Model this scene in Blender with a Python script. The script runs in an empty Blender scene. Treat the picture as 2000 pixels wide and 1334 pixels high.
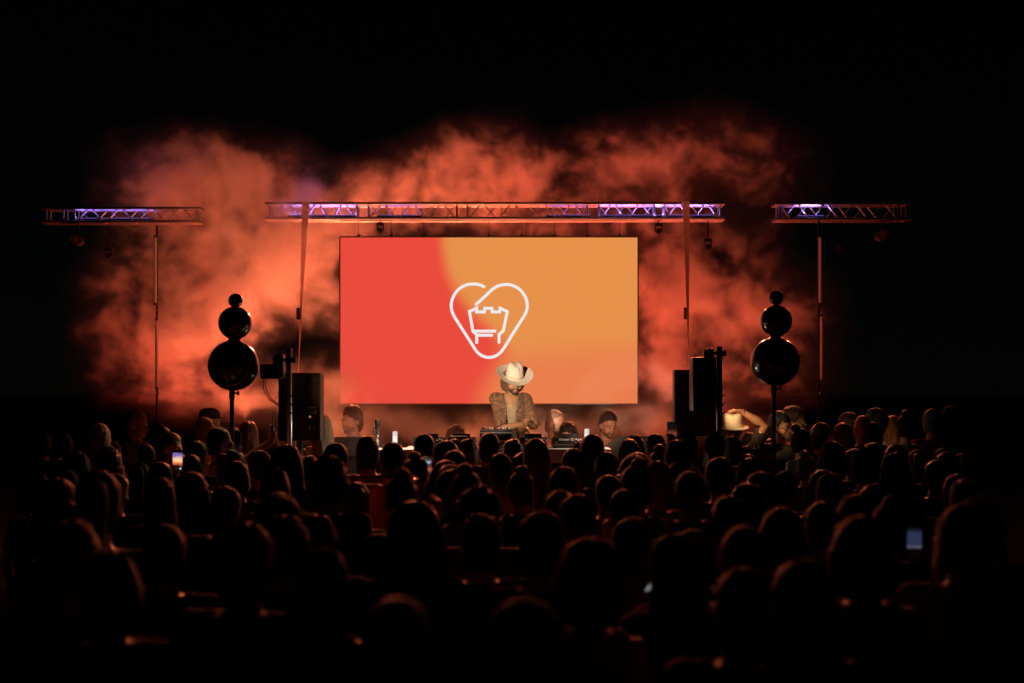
import bpy, bmesh, math, random
from mathutils import Vector, Matrix, noise as mnoise
R = math.radians
random.seed(7)
S = bpy.context.scene
C = S.collection

# ------------------------------------------------------------------ camera
F = 2777.8                    # focal length in photo pixels (2000 wide)
CAMZ, HOR = 2.0, 765.0        # eye height, horizon row
cam = bpy.data.cameras.new('camera'); cam_o = bpy.data.objects.new('camera', cam); C.objects.link(cam_o)
cam_o.location = (0, 0, CAMZ); cam_o.rotation_euler = (R(90), 0, 0)
cam.lens = 50; cam.sensor_width = 36; cam.shift_y = (HOR-667)/2000
cam.clip_start = .1; cam.clip_end = 3000
cam.dof.use_dof = True; cam.dof.focus_distance = 14.2; cam.dof.aperture_fstop = 1.6
S.camera = cam_o
# ------------------------------------------------------------------ night sky, faint moon
W = bpy.data.worlds.new('World'); S.world = W; W.use_nodes = True
nt = W.node_tree; bg = nt.nodes['Background']
sky = nt.nodes.new('ShaderNodeTexSky'); sky.sky_type = 'NISHITA'; sky.sun_disc = False
sky.sun_elevation = R(50); sky.sun_rotation = R(150); sky.dust_density = 0.; sky.ozone_density = 5.
nt.links.new(sky.outputs[0], bg.inputs[0]); bg.inputs[1].default_value = 0.00012
sun = bpy.data.lights.new('moon', 'SUN'); sun.energy = 0.003; sun.angle = R(.5); sun.color = (1, .96, .9)
sun_o = bpy.data.objects.new('moon', sun); C.objects.link(sun_o); sun_o.rotation_euler = (R(40), 0, R(150))
S.view_settings.view_transform = 'Standard'; S.view_settings.look = 'None'
S.view_settings.exposure = 0; S.view_settings.gamma = 1; S.view_settings.use_curve_mapping = False
cy = S.cycles
cy.use_denoising = True
try: cy.denoiser = 'OPENIMAGEDENOISE'
except Exception: pass
cy.use_adaptive_sampling = True; cy.adaptive_threshold = 0.02
cy.max_bounces = 5; cy.diffuse_bounces = 2; cy.glossy_bounces = 3; cy.transmission_bounces = 4
cy.transparent_max_bounces = 8; cy.volume_bounces = 1
cy.volume_step_rate = 1.5; cy.volume_max_steps = 256
cy.sample_clamp_indirect = 3

def P(x, y, Y):               # photo pixel at depth Y -> world point
    return Vector(((x-1000)/F*Y, Y, CAMZ+(HOR-y)/F*Y))
def PX(x, Y): return (x-1000)/F*Y
def PZ(y, Y): return CAMZ+(HOR-y)/F*Y

# ------------------------------------------------------------------ materials
MATS = {}
def mat(name, col=(.5, .5, .5), rough=.6, metal=0., spec=.5, bump=0., bscale=60., var=0., vscale=8., coat=0., trans=0.):
    if name in MATS: return MATS[name]
    m = bpy.data.materials.new(name); m.use_nodes = True; MATS[name] = m
    n, l = m.node_tree.nodes, m.node_tree.links
    b = n['Principled BSDF']
    b.inputs['Base Color'].default_value = (*col, 1)
    b.inputs['Roughness'].default_value = rough; b.inputs['Metallic'].default_value = metal
    b.inputs['Specular IOR Level'].default_value = spec; b.inputs['Coat Weight'].default_value = coat
    b.inputs['Transmission Weight'].default_value = trans
    tc = n.new('ShaderNodeTexCoord')
    if var:
        t = n.new('ShaderNodeTexNoise'); t.inputs['Scale'].default_value = vscale; t.inputs['Detail'].default_value = 6
        l.new(tc.outputs['Object'], t.inputs['Vector'])
        r = n.new('ShaderNodeMapRange'); r.inputs['To Min'].default_value = 1-var; r.inputs['To Max'].default_value = 1+var
        r.inputs['From Min'].default_value = .3; r.inputs['From Max'].default_value = .7
        l.new(t.outputs[0], r.inputs[0])
        x = n.new('ShaderNodeMix'); x.data_type = 'RGBA'; x.blend_type = 'MULTIPLY'; x.inputs[0].default_value = 1
        x.inputs[6].default_value = (*col, 1); l.new(r.outputs[0], x.inputs[7]); l.new(x.outputs[2], b.inputs['Base Color'])
    if bump:
        t = n.new('ShaderNodeTexNoise'); t.inputs['Scale'].default_value = bscale; t.inputs['Detail'].default_value = 4
        l.new(tc.outputs['Object'], t.inputs['Vector'])
        k = n.new('ShaderNodeBump'); k.inputs['Strength'].default_value = bump; k.inputs['Distance'].default_value = .01
        l.new(t.outputs[0], k.inputs['Height']); l.new(k.outputs[0], b.inputs['Normal'])
    return m
def glow(name, col, strength):
    if name in MATS: return MATS[name]
    m = bpy.data.materials.new(name); m.use_nodes = True; MATS[name] = m
    b = m.node_tree.nodes['Principled BSDF']
    b.inputs['Base Color'].default_value = (.01, .01, .01, 1); b.inputs['Specular IOR Level'].default_value = .2
    b.inputs['Emission Color'].default_value = (*col, 1); b.inputs['Emission Strength'].default_value = strength
    return m
ALU = mat('aluminium', (.46, .46, .48), .42, 1., var=.15, vscale=20)
BLACKPLASTIC = mat('black_plastic', (.012, .012, .013), .45, bump=.15, bscale=300)
BLACKGLOSS = mat('black_gloss', (.012, .010, .010), .24, coat=.35, bump=.04, bscale=6)
BLACKMETAL = mat('black_metal', (.010, .010, .011), .45, 0., .35, var=.2)
RUBBER = mat('cable_rubber', (.012, .012, .012), .45)
WHITEPAINT = mat('white_paint', (.78, .76, .73), .45, var=.06)
WHITEPLASTIC = mat('white_plastic', (.8, .78, .74), .3, var=.04)
STEEL = mat('steel', (.5, .5, .5), .3, 1.)
WEB = mat('webbing', (.70, .52, .38), .75, var=.12, vscale=40)

# ------------------------------------------------------------------ mesh helpers
def mesh_from(bm, name, smooth=False):
    me = bpy.data.meshes.new(name); bm.normal_update(); bm.to_mesh(me); bm.free()
    if smooth:
        for p in me.polygons: p.use_smooth = True
    return me
def obj(name, me, material=None, parent=None, label=None, cat=None, group=None, kind=None):
    if isinstance(me, bmesh.types.BMesh): me = mesh_from(me, name)
    o = bpy.data.objects.new(name, me); C.objects.link(o)
    if material is not None and me is not None and hasattr(me, 'materials') and not me.materials: me.materials.append(material)
    if parent: o.parent = parent
    if label: o['label'] = label
    if cat: o['category'] = cat
    if group: o['group'] = group
    if kind: o['kind'] = kind
    return o
def thing(name, label, cat, loc=(0, 0, 0), rz=0., group=None):
    o = obj(name, None, None, None, label, cat, group); o.location = loc; o.rotation_euler = (0, 0, rz); return o
def smooth(me, ang=40):
    for p in me.polygons: p.use_smooth = True
    try: me.set_sharp_from_angle(angle=R(ang))
    except Exception: pass
    return me
def box(bm, c, s, rot=None, bev=0.):
    g = bmesh.ops.create_cube(bm, size=1)
    M = Matrix.Translation(Vector(c)) @ (rot.to_4x4() if rot else Matrix()) @ Matrix.Diagonal((*s, 1))
    bmesh.ops.transform(bm, matrix=M, verts=g['verts'])
    if bev:
        es = list({e for v in g['verts'] for e in v.link_edges})
        bmesh.ops.bevel(bm, geom=es, offset=bev, segments=2, affect='EDGES', profile=.6)
def BX(c, s, rot=None, bev=0.):
    bm = bmesh.new(); box(bm, c, s, rot, bev); return bm
def ell(bm, c, r, rot=None, u=16, v=10):
    c = Vector(c); f = lambda x, y, z: bm.verts.new(c+(rot @ Vector((x*r[0], y*r[1], z*r[2])) if rot else Vector((x*r[0], y*r[1], z*r[2]))))
    t_, b_ = f(0, 0, 1), f(0, 0, -1)
    rows = [[f(math.sin(math.pi*i/v)*math.cos(2*math.pi*k/u), math.sin(math.pi*i/v)*math.sin(2*math.pi*k/u), math.cos(math.pi*i/v)) for k in range(u)] for i in range(1, v)]
    for k in range(u):
        j = (k+1) % u
        bm.faces.new((t_, rows[0][k], rows[0][j])); bm.faces.new((b_, rows[-1][j], rows[-1][k]))
        for p, q in zip(rows[:-1], rows[1:]): bm.faces.new((p[k], q[k], q[j], p[j]))
def tube(bm, pts, rad, n=10, cap=True):
    pts = [Vector(p) for p in pts]
    if not hasattr(rad, '__len__'): rad = [rad]*len(pts)
    rings = []; ref = None
    for i, p in enumerate(pts):
        d = (pts[min(i+1, len(pts)-1)]-pts[max(i-1, 0)]).normalized()
        if ref is None:
            ref = Vector((0, 0, 1)) if abs(d.z) < .9 else Vector((1, 0, 0))
        a = d.cross(ref).normalized(); b = a.cross(d).normalized(); ref = b
        rr = rad[min(i, len(rad)-1)]; rx, ry = (rr if hasattr(rr, '__len__') else (rr, rr))
        rings.append([bm.verts.new(p+a*math.cos(2*math.pi*k/n)*rx+b*math.sin(2*math.pi*k/n)*ry) for k in range(n)])
    for i in range(len(rings)-1):
        for k in range(n):
            bm.faces.new((rings[i][k], rings[i+1][k], rings[i+1][(k+1) % n], rings[i][(k+1) % n]))
    if cap:
        bm.faces.new(rings[0]); bm.faces.new(list(reversed(rings[-1])))
def TB(pts, rad, n=10):
    bm = bmesh.new(); tube(bm, pts, rad, n); return bm
def smtube(name, pts, rad, n=10): return smooth(mesh_from(TB(pts, rad, n), name), 50)
def lathe(bm, prof, n=32, sx=1., sy=1., c=(0, 0, 0)):
    rings = [[bm.verts.new((c[0]+r*math.cos(2*math.pi*k/n)*sx, c[1]+r*math.sin(2*math.pi*k/n)*sy, c[2]+z)) for k in range(n)] for r, z in prof]
    for i in range(len(rings)-1):
        for k in range(n):
            bm.faces.new((rings[i][k], rings[i][(k+1) % n], rings[i+1][(k+1) % n], rings[i+1][k]))
    bm.faces.new(list(reversed(rings[0]))); bm.faces.new(rings[-1])
def spline(pts, n=6):
    pts = [Vector(p) for p in pts]; out = []
    q = [pts[0]*2-pts[1]]+pts+[pts[-1]*2-pts[-2]]
    for i in range(1, len(q)-2):
        for k in range(n):
            t = k/n; a, b, c, d = q[i-1:i+3]
            out.append(.5*((2*b)+(c-a)*t+(2*a-5*b+4*c-d)*t*t+(3*b-a-3*c+d)*t**3))
    out.append(pts[-1]); return out

# ------------------------------------------------------------------ ground and riser
g = bmesh.new(); bmesh.ops.create_grid(g, x_segments=1, y_segments=1, size=1)
bmesh.ops.transform(g, matrix=Matrix.Diagonal((900, 900, 1, 1)), verts=g.verts)
obj('ground', g, mat('ground_sand', (.11, .09, .075), .9, bump=.6, bscale=25, var=.35, vscale=3), kind='structure')
TY = 13.35                                     # table line
RZ = .40
riser = thing('stage_riser', 'low black plywood riser under the performer and the white table', 'riser', (-.08, 13.62, 0))
for i in range(3):
    obj('deck_panel', BX((-1.34+i*1.34, 0, RZ-.02), (1.33, 1.5, .04), bev=.004), mat('black_ply', (.02, .019, .018), .6, bump=.2, var=.3), riser)
obj('skirt', BX((0, -.735, RZ/2-.022), (4.0, .02, RZ-.045)), mat('skirt_cloth', (.01, .01, .01), .9), riser)
for sx in (-1.9, -.67, .67, 1.9):
    for sy in (-.66, .66):
        obj('leg', TB([(sx, sy, 0), (sx, sy, RZ-.035)], .025), BLACKMETAL, riser)

# ------------------------------------------------------------------ LED screen
SY = 19.16
SX0, SX1, SZ0, SZ1 = PX(665, SY), PX(1245, SY), PZ(788, SY), PZ(464, SY)
SW, SH = SX1-SX0, SZ1-SZ0
def screen_mat():
    m = bpy.data.materials.new('led_picture'); m.use_nodes = True
    n, l = m.node_tree.nodes, m.node_tree.links
    b = n['Principled BSDF']; b.inputs['Base Color'].default_value = (.01, .01, .01, 1); b.inputs['Specular IOR Level'].default_value = .1
    tc = n.new('ShaderNodeTexCoord'); sp = n.new('ShaderNodeSeparateXYZ'); l.new(tc.outputs['Object'], sp.inputs[0])
    def M(op, a, b_=None, c=None):
        x = n.new('ShaderNodeMath'); x.operation = op
        for i, v in enumerate((a, b_, c)):
            if v is None: continue
            if hasattr(v, 'is_output'): l.new(v, x.inputs[i])
            else: x.inputs[i].default_value = v
        return x.outputs[0]
    u = M('DIVIDE', sp.outputs[0], SW); v = M('SUBTRACT', 1., M('DIVIDE', sp.outputs[2], SH))   # v: 0 top, 1 bottom
    cr = n.new('ShaderNodeValToRGB'); cr.color_ramp.interpolation = 'B_SPLINE'
    pts = [(0, 862), (.2, 872), (.34, 893), (.46, 925), (.56, 962), (.66, 990), (.76, 975), (.88, 948), (1, 935)]
    el = cr.color_ramp.elements
    el[0].position = 0; el[1].position = 1
    for i, (p, x) in enumerate(pts):
        e = el[0] if i == 0 else (el[-1] if i == len(pts)-1 else el.new(p))
        f = (x-665)/580; e.color = (f, f, f, 1)
    l.new(v, cr.inputs[0])
    d = M('SUBTRACT', u, cr.outputs[0])
    wd = M('MULTIPLY_ADD', v, .045, .035)
    s = n.new('ShaderNodeMapRange'); s.interpolation_type = 'SMOOTHERSTEP'
    l.new(M('DIVIDE', d, wd), s.inputs[0]); s.inputs[1].default_value = -1; s.inputs[2].default_value = 1
    lo = n.new('ShaderNodeMapRange'); lo.interpolation_type = 'SMOOTHERSTEP'
    l.new(M('MULTIPLY_ADD', u, .12, v), lo.inputs[0]); lo.inputs[1].default_value = .62; lo.inputs[2].default_value = .92
    def mix(f, a, c):
        x = n.new('ShaderNodeMix'); x.data_type = 'RGBA'; l.new(f, x.inputs[0])
        for k, q in ((6, a), (7, c)):
            if hasattr(q, 'is_output'): l.new(q, x.inputs[k])
            else: x.inputs[k].default_value = (*q, 1)
        return x.outputs[2]
    org = mix(lo.outputs[0], (.787, .283, .070), (.807, .205, .072))
    col = mix(s.outputs[0], (.807, .0685, .0445), org)
    l.new(col, b.inputs['Emission Color']); b.inputs['Emission Strength'].default_value = 1.0
    return m
scr = thing('led_screen', 'large wide LED screen glowing red and orange with a white line logo', 'screen', (SX0, SY, SZ0))
obj('display', BX((SW/2, .03, SH/2), (SW, .06, SH)), screen_mat(), scr)
fb = bmesh.new()
t = .018
for c, s in (((SW/2, .045, -t/2), (SW+2*t, .10, t)), ((SW/2, .045, SH+t/2), (SW+2*t, .10, t)), ((-t/2, .045, SH/2), (t, .10, SH)), ((SW+t/2, .045, SH/2), (t, .10, SH))):
    box(fb, c, s)
box(fb, (SW/2, .08, SH/2), (SW, .03, SH))
obj('frame', fb, mat('screen_frame', (.05, .045, .045), .6), scr)
# logo strokes: flat bars with round ends a few millimetres in front of the display
def stroke(bm, pts, w, y):
    pts = [Vector(p) for p in pts]; k = len(pts); L, Rr = [], []
    for i, p in enumerate(pts):
        d0 = (p-pts[i-1]).normalized() if i else (pts[1]-p).normalized()
        d1 = (pts[i+1]-p).normalized() if i < k-1 else d0
        n0 = Vector((-d0.y, d0.x)); n1 = Vector((-d1.y, d1.x)); nn = (n0+n1)
        nn = nn/max(nn.length_squared, .2)*2 if nn.length > 1e-6 else n0
        L.append(p+nn*w/2); Rr.append(p-nn*w/2)
    def cap(p, d):
        a0 = math.atan2(d.y, d.x)
        return [p+Vector((math.cos(a), math.sin(a)))*w/2 for a in [a0-math.pi/2+math.pi*j/8 for j in range(1, 8)]]
    V = lambda q: bm.verts.new((q.x, y, q.y))
    Lv = [V(q) for q in L]; Rv = [V(q) for q in Rr]
    for i in range(k-1): bm.faces.new((Rv[i], Rv[i+1], Lv[i+1], Lv[i]))
    e = [V(q) for q in cap(pts[-1], (pts[-1]-pts[-2]).normalized())]
    bm.faces.new([Rv[-1]]+e+[Lv[-1]])
    b_ = [V(q) for q in cap(pts[0], (pts[0]-pts[1]).normalized())]
    bm.faces.new([Lv[0]]+b_+[Rv[0]])
def lg(x, y):     # coordinates of the 1334-px logo crop -> metres on the screen
    px, py = 860+x*190/1334, 530+y*190/1334
    return Vector(((px-665)/580*SW, (788-py)/324*SH))
LW = 40*190/1334/580*SW
heart = [(600, 212), (555, 190), (505, 177), (440, 174), (370, 183), (300, 212), (235, 262), (185, 335), (155, 415), (150, 490), (165, 560), (195, 625), (255, 720), (330, 838), (410, 962), (480, 1072), (525, 1125), (590, 1165), (668, 1180), (745, 1166), (812, 1125), (860, 1070), (930, 960), (1010, 830), (1090, 705), (1155, 600), (1185, 530), (1193, 465), (1180, 390), (1145, 315), (1090, 250), (1020, 205), (950, 183), (885, 180), (810, 195), (750, 222), (690, 268), (620, 336), (550, 400), (490, 455)]
hp = [Vector((q[0], q[1])) for q in heart]
hs = [Vector((q.x, q.y)) for q in spline([Vector((a.x, a.y, 0)) for a in hp], 4)]
logo = obj('logo', None, None, scr)
logo = None
def lobj(name, pts):
    bm = bmesh.new(); stroke(bm, [lg(*p) for p in pts], LW, -.004)
    r = bmesh.ops.extrude_face_region(bm, geom=list(bm.faces))
    bmesh.ops.translate(bm, vec=(0, .0035, 0), verts=[v for v in r['geom'] if isinstance(v, bmesh.types.BMVert)])
    return obj(name, bm, glow('led_white', (.83, .83, .83), 1.), scr)
bpy.data.objects.remove([o for o in scr.children if o.name.startswith('logo')][0])
lobj('logo_heart_line', [(q.x, q.y) for q in hs])
lobj('logo_castle_line', [(500, 975), (500, 868), (448, 822), (400, 550), (498, 505), (500, 556), (605, 556), (610, 507), (708, 507), (712, 556), (815, 556), (820, 505), (918, 552), (864, 815), (806, 865), (806, 972)])
lobj('logo_bar', [(470, 820), (750, 820)])
lobj('logo_bar', [(515, 876), (705, 876)])
CHZ = PZ(428.5, 19.0)
for i in range(9):
    x = (700+i*63.8-665)/580*SW
    obj('hanging_bracket', BX((x, .04, SH+.035), (.055, .03, .035), bev=.004), STEEL, scr)
    obj('hanging_cable', TB([(x, .03, SH+.05), (x+.002, .0, CHZ-SZ0-.06), (x, -.05, CHZ-SZ0)], .004, 6), RUBBER, scr)

# ------------------------------------------------------------------ trusses
UC = bmesh.new(); tube(UC, [(0, 0, 0), (0, 0, 1)], 1., 10); UC = smooth(mesh_from(UC, 'rod'), 50); UC.materials.append(ALU)
def rod(name, a, b, r, parent, m=None):
    o = obj(name, UC if m is None else smtube(name, [(0, 0, 0), (0, 0, 1)], 1.), m, parent)
    a, b = Vector(a), Vector(b); d = b-a
    o.matrix_local = Matrix.Translation(a) @ d.to_track_quat('Z', 'Y').to_matrix().to_4x4() @ Matrix.Diagonal((r, r, d.length, 1))
    return o
def truss(label, Y, x0, x1, yt, yb, cuts, step):
    X0, X1, zt, zb = PX(x0, Y), PX(x1, Y), PZ(yt, Y), PZ(yb, Y)
    h = zt-zb; t_ = thing('lighting_truss', label, 'truss', (X0, Y, zb), 0, 'lighting trusses over the stage')
    L = X1-X0
    for y in (0, h):
        for z in (0, h):
            rod('chord', (0, y, z), (L, y, z), .024, t_)
    ups = [.06]+[PX(c, Y)-X0 for c in cuts]+[L-.06]
    for u in ups:
        for y in (0, h): rod('upright', (u, y, 0), (u, y, h), .012, t_)
        for z in (0, h): rod('cross_bar', (u, 0, z), (u, h, z), .012, t_)
    for a, b in zip(ups[:-1], ups[1:]):
        if b-a < .25: continue
        k = max(1, round((b-a)/step)); w = (b-a)/k
        for i in range(k):
            xa, xb = a+i*w, a+(i+1)*w
            for y, f in ((0, 0), (h, 1)):
                up = (i+f) % 2 == 0
                rod('brace', (xa+.015, y, 0 if up else h), (xb-.015, y, h if up else 0), .0095, t_)
            if i % 2 == 0: rod('brace', (xa, 0, h), (xb, h, h), .0095, t_)
            else: rod('brace', (xa, 0, 0), (xb, h, 0), .0095, t_)
    return t_, zb, h
truss('long aluminium box truss spanning above the glowing screen', 19.0, 518, 1415, 398, 427, [594, 697, 719, 892, 913, 1147, 1170, 1278, 1297], .2)
truss('aluminium box truss fading into smoke beside the screen, violet in its middle', 19.5, 82, 393, 407, 433, [124, 146], .22)
truss('short dark aluminium box truss standing apart over the smokeless side', 19.0, 1513, 1778, 398, 428, [1527, 1754], .2)
def strap(label, x0, y0, x1, y1, Y, w0, w1):
    a, b = P(x0, y0, Y), P(x1, y1, Y); d = (b-a); k = (0-a.z)/d.z; b = a+d*k
    bm = bmesh.new(); n = 40; prev = None
    for i in range(n+1):
        t = i/n; p = a.lerp(b, t)
        ang = math.acos(max(.12, 1-.9*min(1., t*k))); sg = 1 if a.x > 0 else -1
        v = Vector((math.cos(ang), sg*math.sin(ang), 0))*(.050)
        q = Vector((-sg*math.sin(ang), math.cos(ang), 0))*.002
        ring = [bm.verts.new(p+s*v+e*q) for s, e in ((-1, -1), (1, -1), (1, 1), (-1, 1))]
        if prev:
            for j in range(4): bm.faces.new((prev[j], prev[(j+1) % 4], ring[(j+1) % 4], ring[j]))
        else: bm.faces.new(ring)
        prev = ring
    bm.faces.new(list(reversed(prev)))
    t_ = thing('lifting_strap', label, 'strap', (0, 0, 0), 0, 'twisted straps holding the long truss')
    o = obj('webbing', bm, WEB, t_)
    rb = bmesh.new(); p = a.lerp(b, .33); box(rb, p+Vector((-.03, -.02, 0)), (.05, .05, .16), bev=.006)
    obj('ratchet', rb, BLACKMETAL, t_)
    return t_
strap('twisted cream strap hanging from the truss behind the rear-panel loudspeaker', 597, 394, 583, 722, 18.93, 14, 3)
strap('twisted orange strap hanging from the truss on the side of the tall dark loudspeaker', 1340, 393, 1345, 720, 18.93, 14, 3)
# LED tubes on black masts under the side trusses
def tubes(x, spans, ytop, Y, label):
    X = PX(x, Y)
    st = thing('truss_stand', 'slim black stand holding up the side truss '+label, 'stand', (X, Y+.1, 0))
    obj('mast', smtube('mast', [(0, 0, .02), (0, 0, PZ(ytop, Y))], .016), BLACKMETAL, st)
    for a in range(3):
        c, s = math.cos(a*2.094+.5), math.sin(a*2.094+.5)
        obj('leg', smtube('leg', [(0, 0, .55), (c*.55, s*.55, .015)], .014), BLACKMETAL, st)
    for i, (ya, yb, dx) in enumerate(spans):
        q = thing('led_tube', ('upper ' if i == 0 else 'lower ')+'unlit milky LED tube upright on the stand '+label, 'light tube', (X+dx, Y, PZ(yb, Y)), 0, 'upright LED tubes')
        L = PZ(ya, Y)-PZ(yb, Y)
        obj('diffuser', smtube('diffuser', [(0, 0, .03), (0, 0, L-.03)], .021, 16), mat('milky_tube', (.75, .70, .66), .35), q)
        for z0, z1 in ((0, .03), (L-.03, L)): obj('end_cap', smtube('end_cap', [(0, 0, z0), (0, 0, z1)], .022, 16), BLACKPLASTIC, q)
        for z in (.12, L-.12):
            obj('clip', BX((-dx, .06, z), (.03, .08, .02)), BLACKMETAL, q)
    cl = obj('clamp_knob', BX((.02, -.05, PZ(768, Y)), (.05, .05, .05), bev=.01), STEEL, st)
tubes(303, [(460, 596, 0), (622, 760, .018)], 440, 19.35, 'in the thick smoke')
tubes(1602, [(460, 596, 0), (614, 746, .018)], 430, 18.9, 'on the clear dark side')

# ------------------------------------------------------------------ lamps
def aim(o, tgt):
    d = Vector(tgt)-o.matrix_world.translation if False else Vector(tgt)-Vector(o.location)
    o.rotation_euler = d.to_track_quat('-Z', 'Y').to_euler()
def spot(name, loc, tgt, energy, col, size, blend=.6, rad=.06, parent=None):
    l = bpy.data.lights.new(name, 'SPOT'); l.energy = energy; l.color = col; l.spot_size = R(size); l.spot_blend = blend; l.shadow_soft_size = rad
    o = bpy.data.objects.new(name, l); C.objects.link(o); o.location = loc; aim(o, tgt)
    if parent:
        o.parent = parent; o.matrix_parent_inverse = parent.matrix_basis.inverted()
    return o
def wash(label, loc, tgt, energy, col, size=120):  # floor lamps added to light the smoke and the truss
    loc = Vector(loc); t_ = thing('added_floor_wash', label, 'stage light', loc, 0, 'added wash lights on the ground around the screen')
    d = (Vector(tgt)-loc).normalized(); q = d.to_track_quat('Z', 'Y').to_matrix()
    c = Vector((0, 0, .22))
    b = bmesh.new(); tube(b, [c-d*.1, c-d*.06, c+d*.1], [.06, .1, .11], 20); obj('lamp_body', smooth(mesh_from(b, 'lamp_body')), BLACKMETAL, t_)
    b = bmesh.new(); tube(b, [c+d*.1, c+d*.104], [.1, .1], 20); obj('lens', b, mat('lamp_lens', (.3, .1, .06), .1), t_)
    b = bmesh.new(); box(b, (0, 0, .012), (.26, .1, .024)); box(b, (-.125, 0, .12), (.012, .04, .22)); box(b, (.125, 0, .12), (.012, .04, .22)); obj('yoke', b, BLACKMETAL, t_)
    spot('added_wash_beam', loc+c+d*.13, Vector(tgt)+c, energy*WASH, col, size, .9, .1, t_)
OR = (1, .215, .088); OM = (1, .14, .06); RD = (1, .075, .036); WASH = 3.3
LIGHTS = [
 ('added floor wash light behind the smoke at the far sphere-speaker side', (-4.4, 21.9, 0), (-4.1, 20.0, 3.4), 330, RD, 100),
 ('added floor wash light behind the hole in the smoke', (-2.9, 21.9, 0), (-3.0, 20.0, 3.6), 620, OR, 100),
 ('added floor wash light behind the red half of the screen', (-.8, 21.9, 0), (-.6, 20.2, 4.9), 560, OM, 96),
 ('added floor wash light behind the orange half of the screen', (.9, 21.9, 0), (.7, 20.2, 4.9), 330, RD, 96),
 ('added floor wash light behind the tall dark loudspeaker', (2.4, 21.9, 0), (2.3, 20.0, 3.4), 270, OM, 100),
 ('added floor wash light behind the sphere speaker without a baffle', (3.6, 21.9, 0), (3.2, 20.0, 3.0), 110, RD, 100),
 ('added floor wash light behind the bearded man, tilted up at the truss', (-2.3, 16.6, 0), (-2.6, 19.2, 4.3), 140, OR, 96),
 ('added floor wash light behind the performer, tilted up at the truss', (-.2, 16.4, 0), (-.1, 19.0, 4.4), 125, OR, 96),
 ('added floor wash light behind the moustached man, tilted up at the truss', (2.0, 16.6, 0), (2.2, 19.2, 4.3), 100, OM, 96),
]
for a in LIGHTS: wash(*a)
VIO = (.42, .24, 1.); VIOK = 2.6
def truss_light(x, Y, z, energy, label, L=.55):
    loc = Vector((PX(x, Y), Y+.06, z)); t_ = thing('led_batten', label, 'stage light', loc, 0, 'violet LED battens inside the trusses')
    obj('housing', BX((0, 0, -.008), (L+.04, .05, .03), bev=.004), BLACKMETAL, t_)
    obj('lens_strip', BX((0, 0, .0085), (L, .03, .003)), glow('violet_lens', (.4, .25, 1), 1.2), t_)
    for sx in (-1, 1): obj('bracket', BX((sx*L*.4, .0, -.028), (.03, .14, .010)), BLACKMETAL, t_)
    l = bpy.data.lights.new('violet_beam', 'AREA'); l.shape = 'RECTANGLE'; l.size = L; l.size_y = .03; l.energy = energy*VIOK; l.color = VIO
    o = bpy.data.objects.new('violet_beam', l); C.objects.link(o); o.location = (0, 0, .014); o.rotation_euler = (R(180+28), 0, 0); o.parent = t_
zb = PZ(427, 19.0)
for x, e, L, lb in ((577, .35, .18, 'short violet batten inside the long truss at the cream strap'), (646, 2.4, .62, 'violet batten inside the long truss next to the cream strap'),
                 (1222, 3, .66, 'violet batten inside the long truss above the screen corner'), (1288, 1.6, .1, 'stubby violet batten inside the long truss between the double uprights'), (1350, 3, .6, 'violet batten inside the long truss at the orange strap')):
    truss_light(x, 19.0, zb+.045, e, lb, L)
truss_light(780, 19.0, zb+.045, .4, 'weak violet batten inside the long truss over the red picture half')
truss_light(1110, 19.0, zb+.045, .4, 'weak violet batten inside the long truss over the orange picture half')
zb2 = PZ(433, 19.5)
truss_light(165, 19.5, zb2+.045, .5, 'weak violet batten in the smoky side truss, outermost', .3)
truss_light(245, 19.5, zb2+.045, .8, 'violet batten in the smoky side truss', .7)
truss_light(1585, 19.0, PZ(428, 19)+.045, 2.4, 'single violet batten in the truss on the dark side', .35)
# unlit LED pars hanging from the side trusses
def par(x, y, r, Y, ytr, label):
    c = P(x, y, Y); t_ = thing('par_lamp', label, 'stage light', c, 0, 'unlit round lamps under the side trusses')
    rr = r/F*Y
    b = bmesh.new(); tube(b, [(0, .2, 0), (0, .17, 0), (0, 0, 0)], [rr*.6, rr, rr], 24); obj('housing', smooth(mesh_from(b, 'housing')), BLACKMETAL, t_)
    led = bmesh.new(); ell(led, (0, 0, 0), (rr*.13, .008, rr*.13), u=10, v=6); led = smooth(mesh_from(led, 'led_lens')); led.materials.append(mat('led_lens', (.5, .3, .22), .08))
    for k, (n_, rad) in enumerate(((1, 0), (6, .38), (9, .78))):
        for i in range(n_):
            o = obj('led_lens', led, None, t_); a = i/n_*2*math.pi+k*.3
            o.location = (math.cos(a)*rad*rr, -.002, math.sin(a)*rad*rr)
    top = PZ(ytr, Y)-c.z
    b = bmesh.new(); tube(b, [(-rr*1.1, .1, 0), (-rr*1.1, .1, rr*1.5), (rr*1.1, .1, rr*1.5), (rr*1.1, .1, 0)], .009, 6); tube(b, [(0, .1, rr*1.5), (0, .1, top)], .012, 8)
    obj('yoke', b, BLACKMETAL, t_)
par(148, 467, 11.5, 19.5, 433, 'round lamp with a dotted face hung under the smoky truss')
par(1724, 458, 11.5, 19.0, 428, 'round lamp with a dotted face hung under the dark truss')
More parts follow.
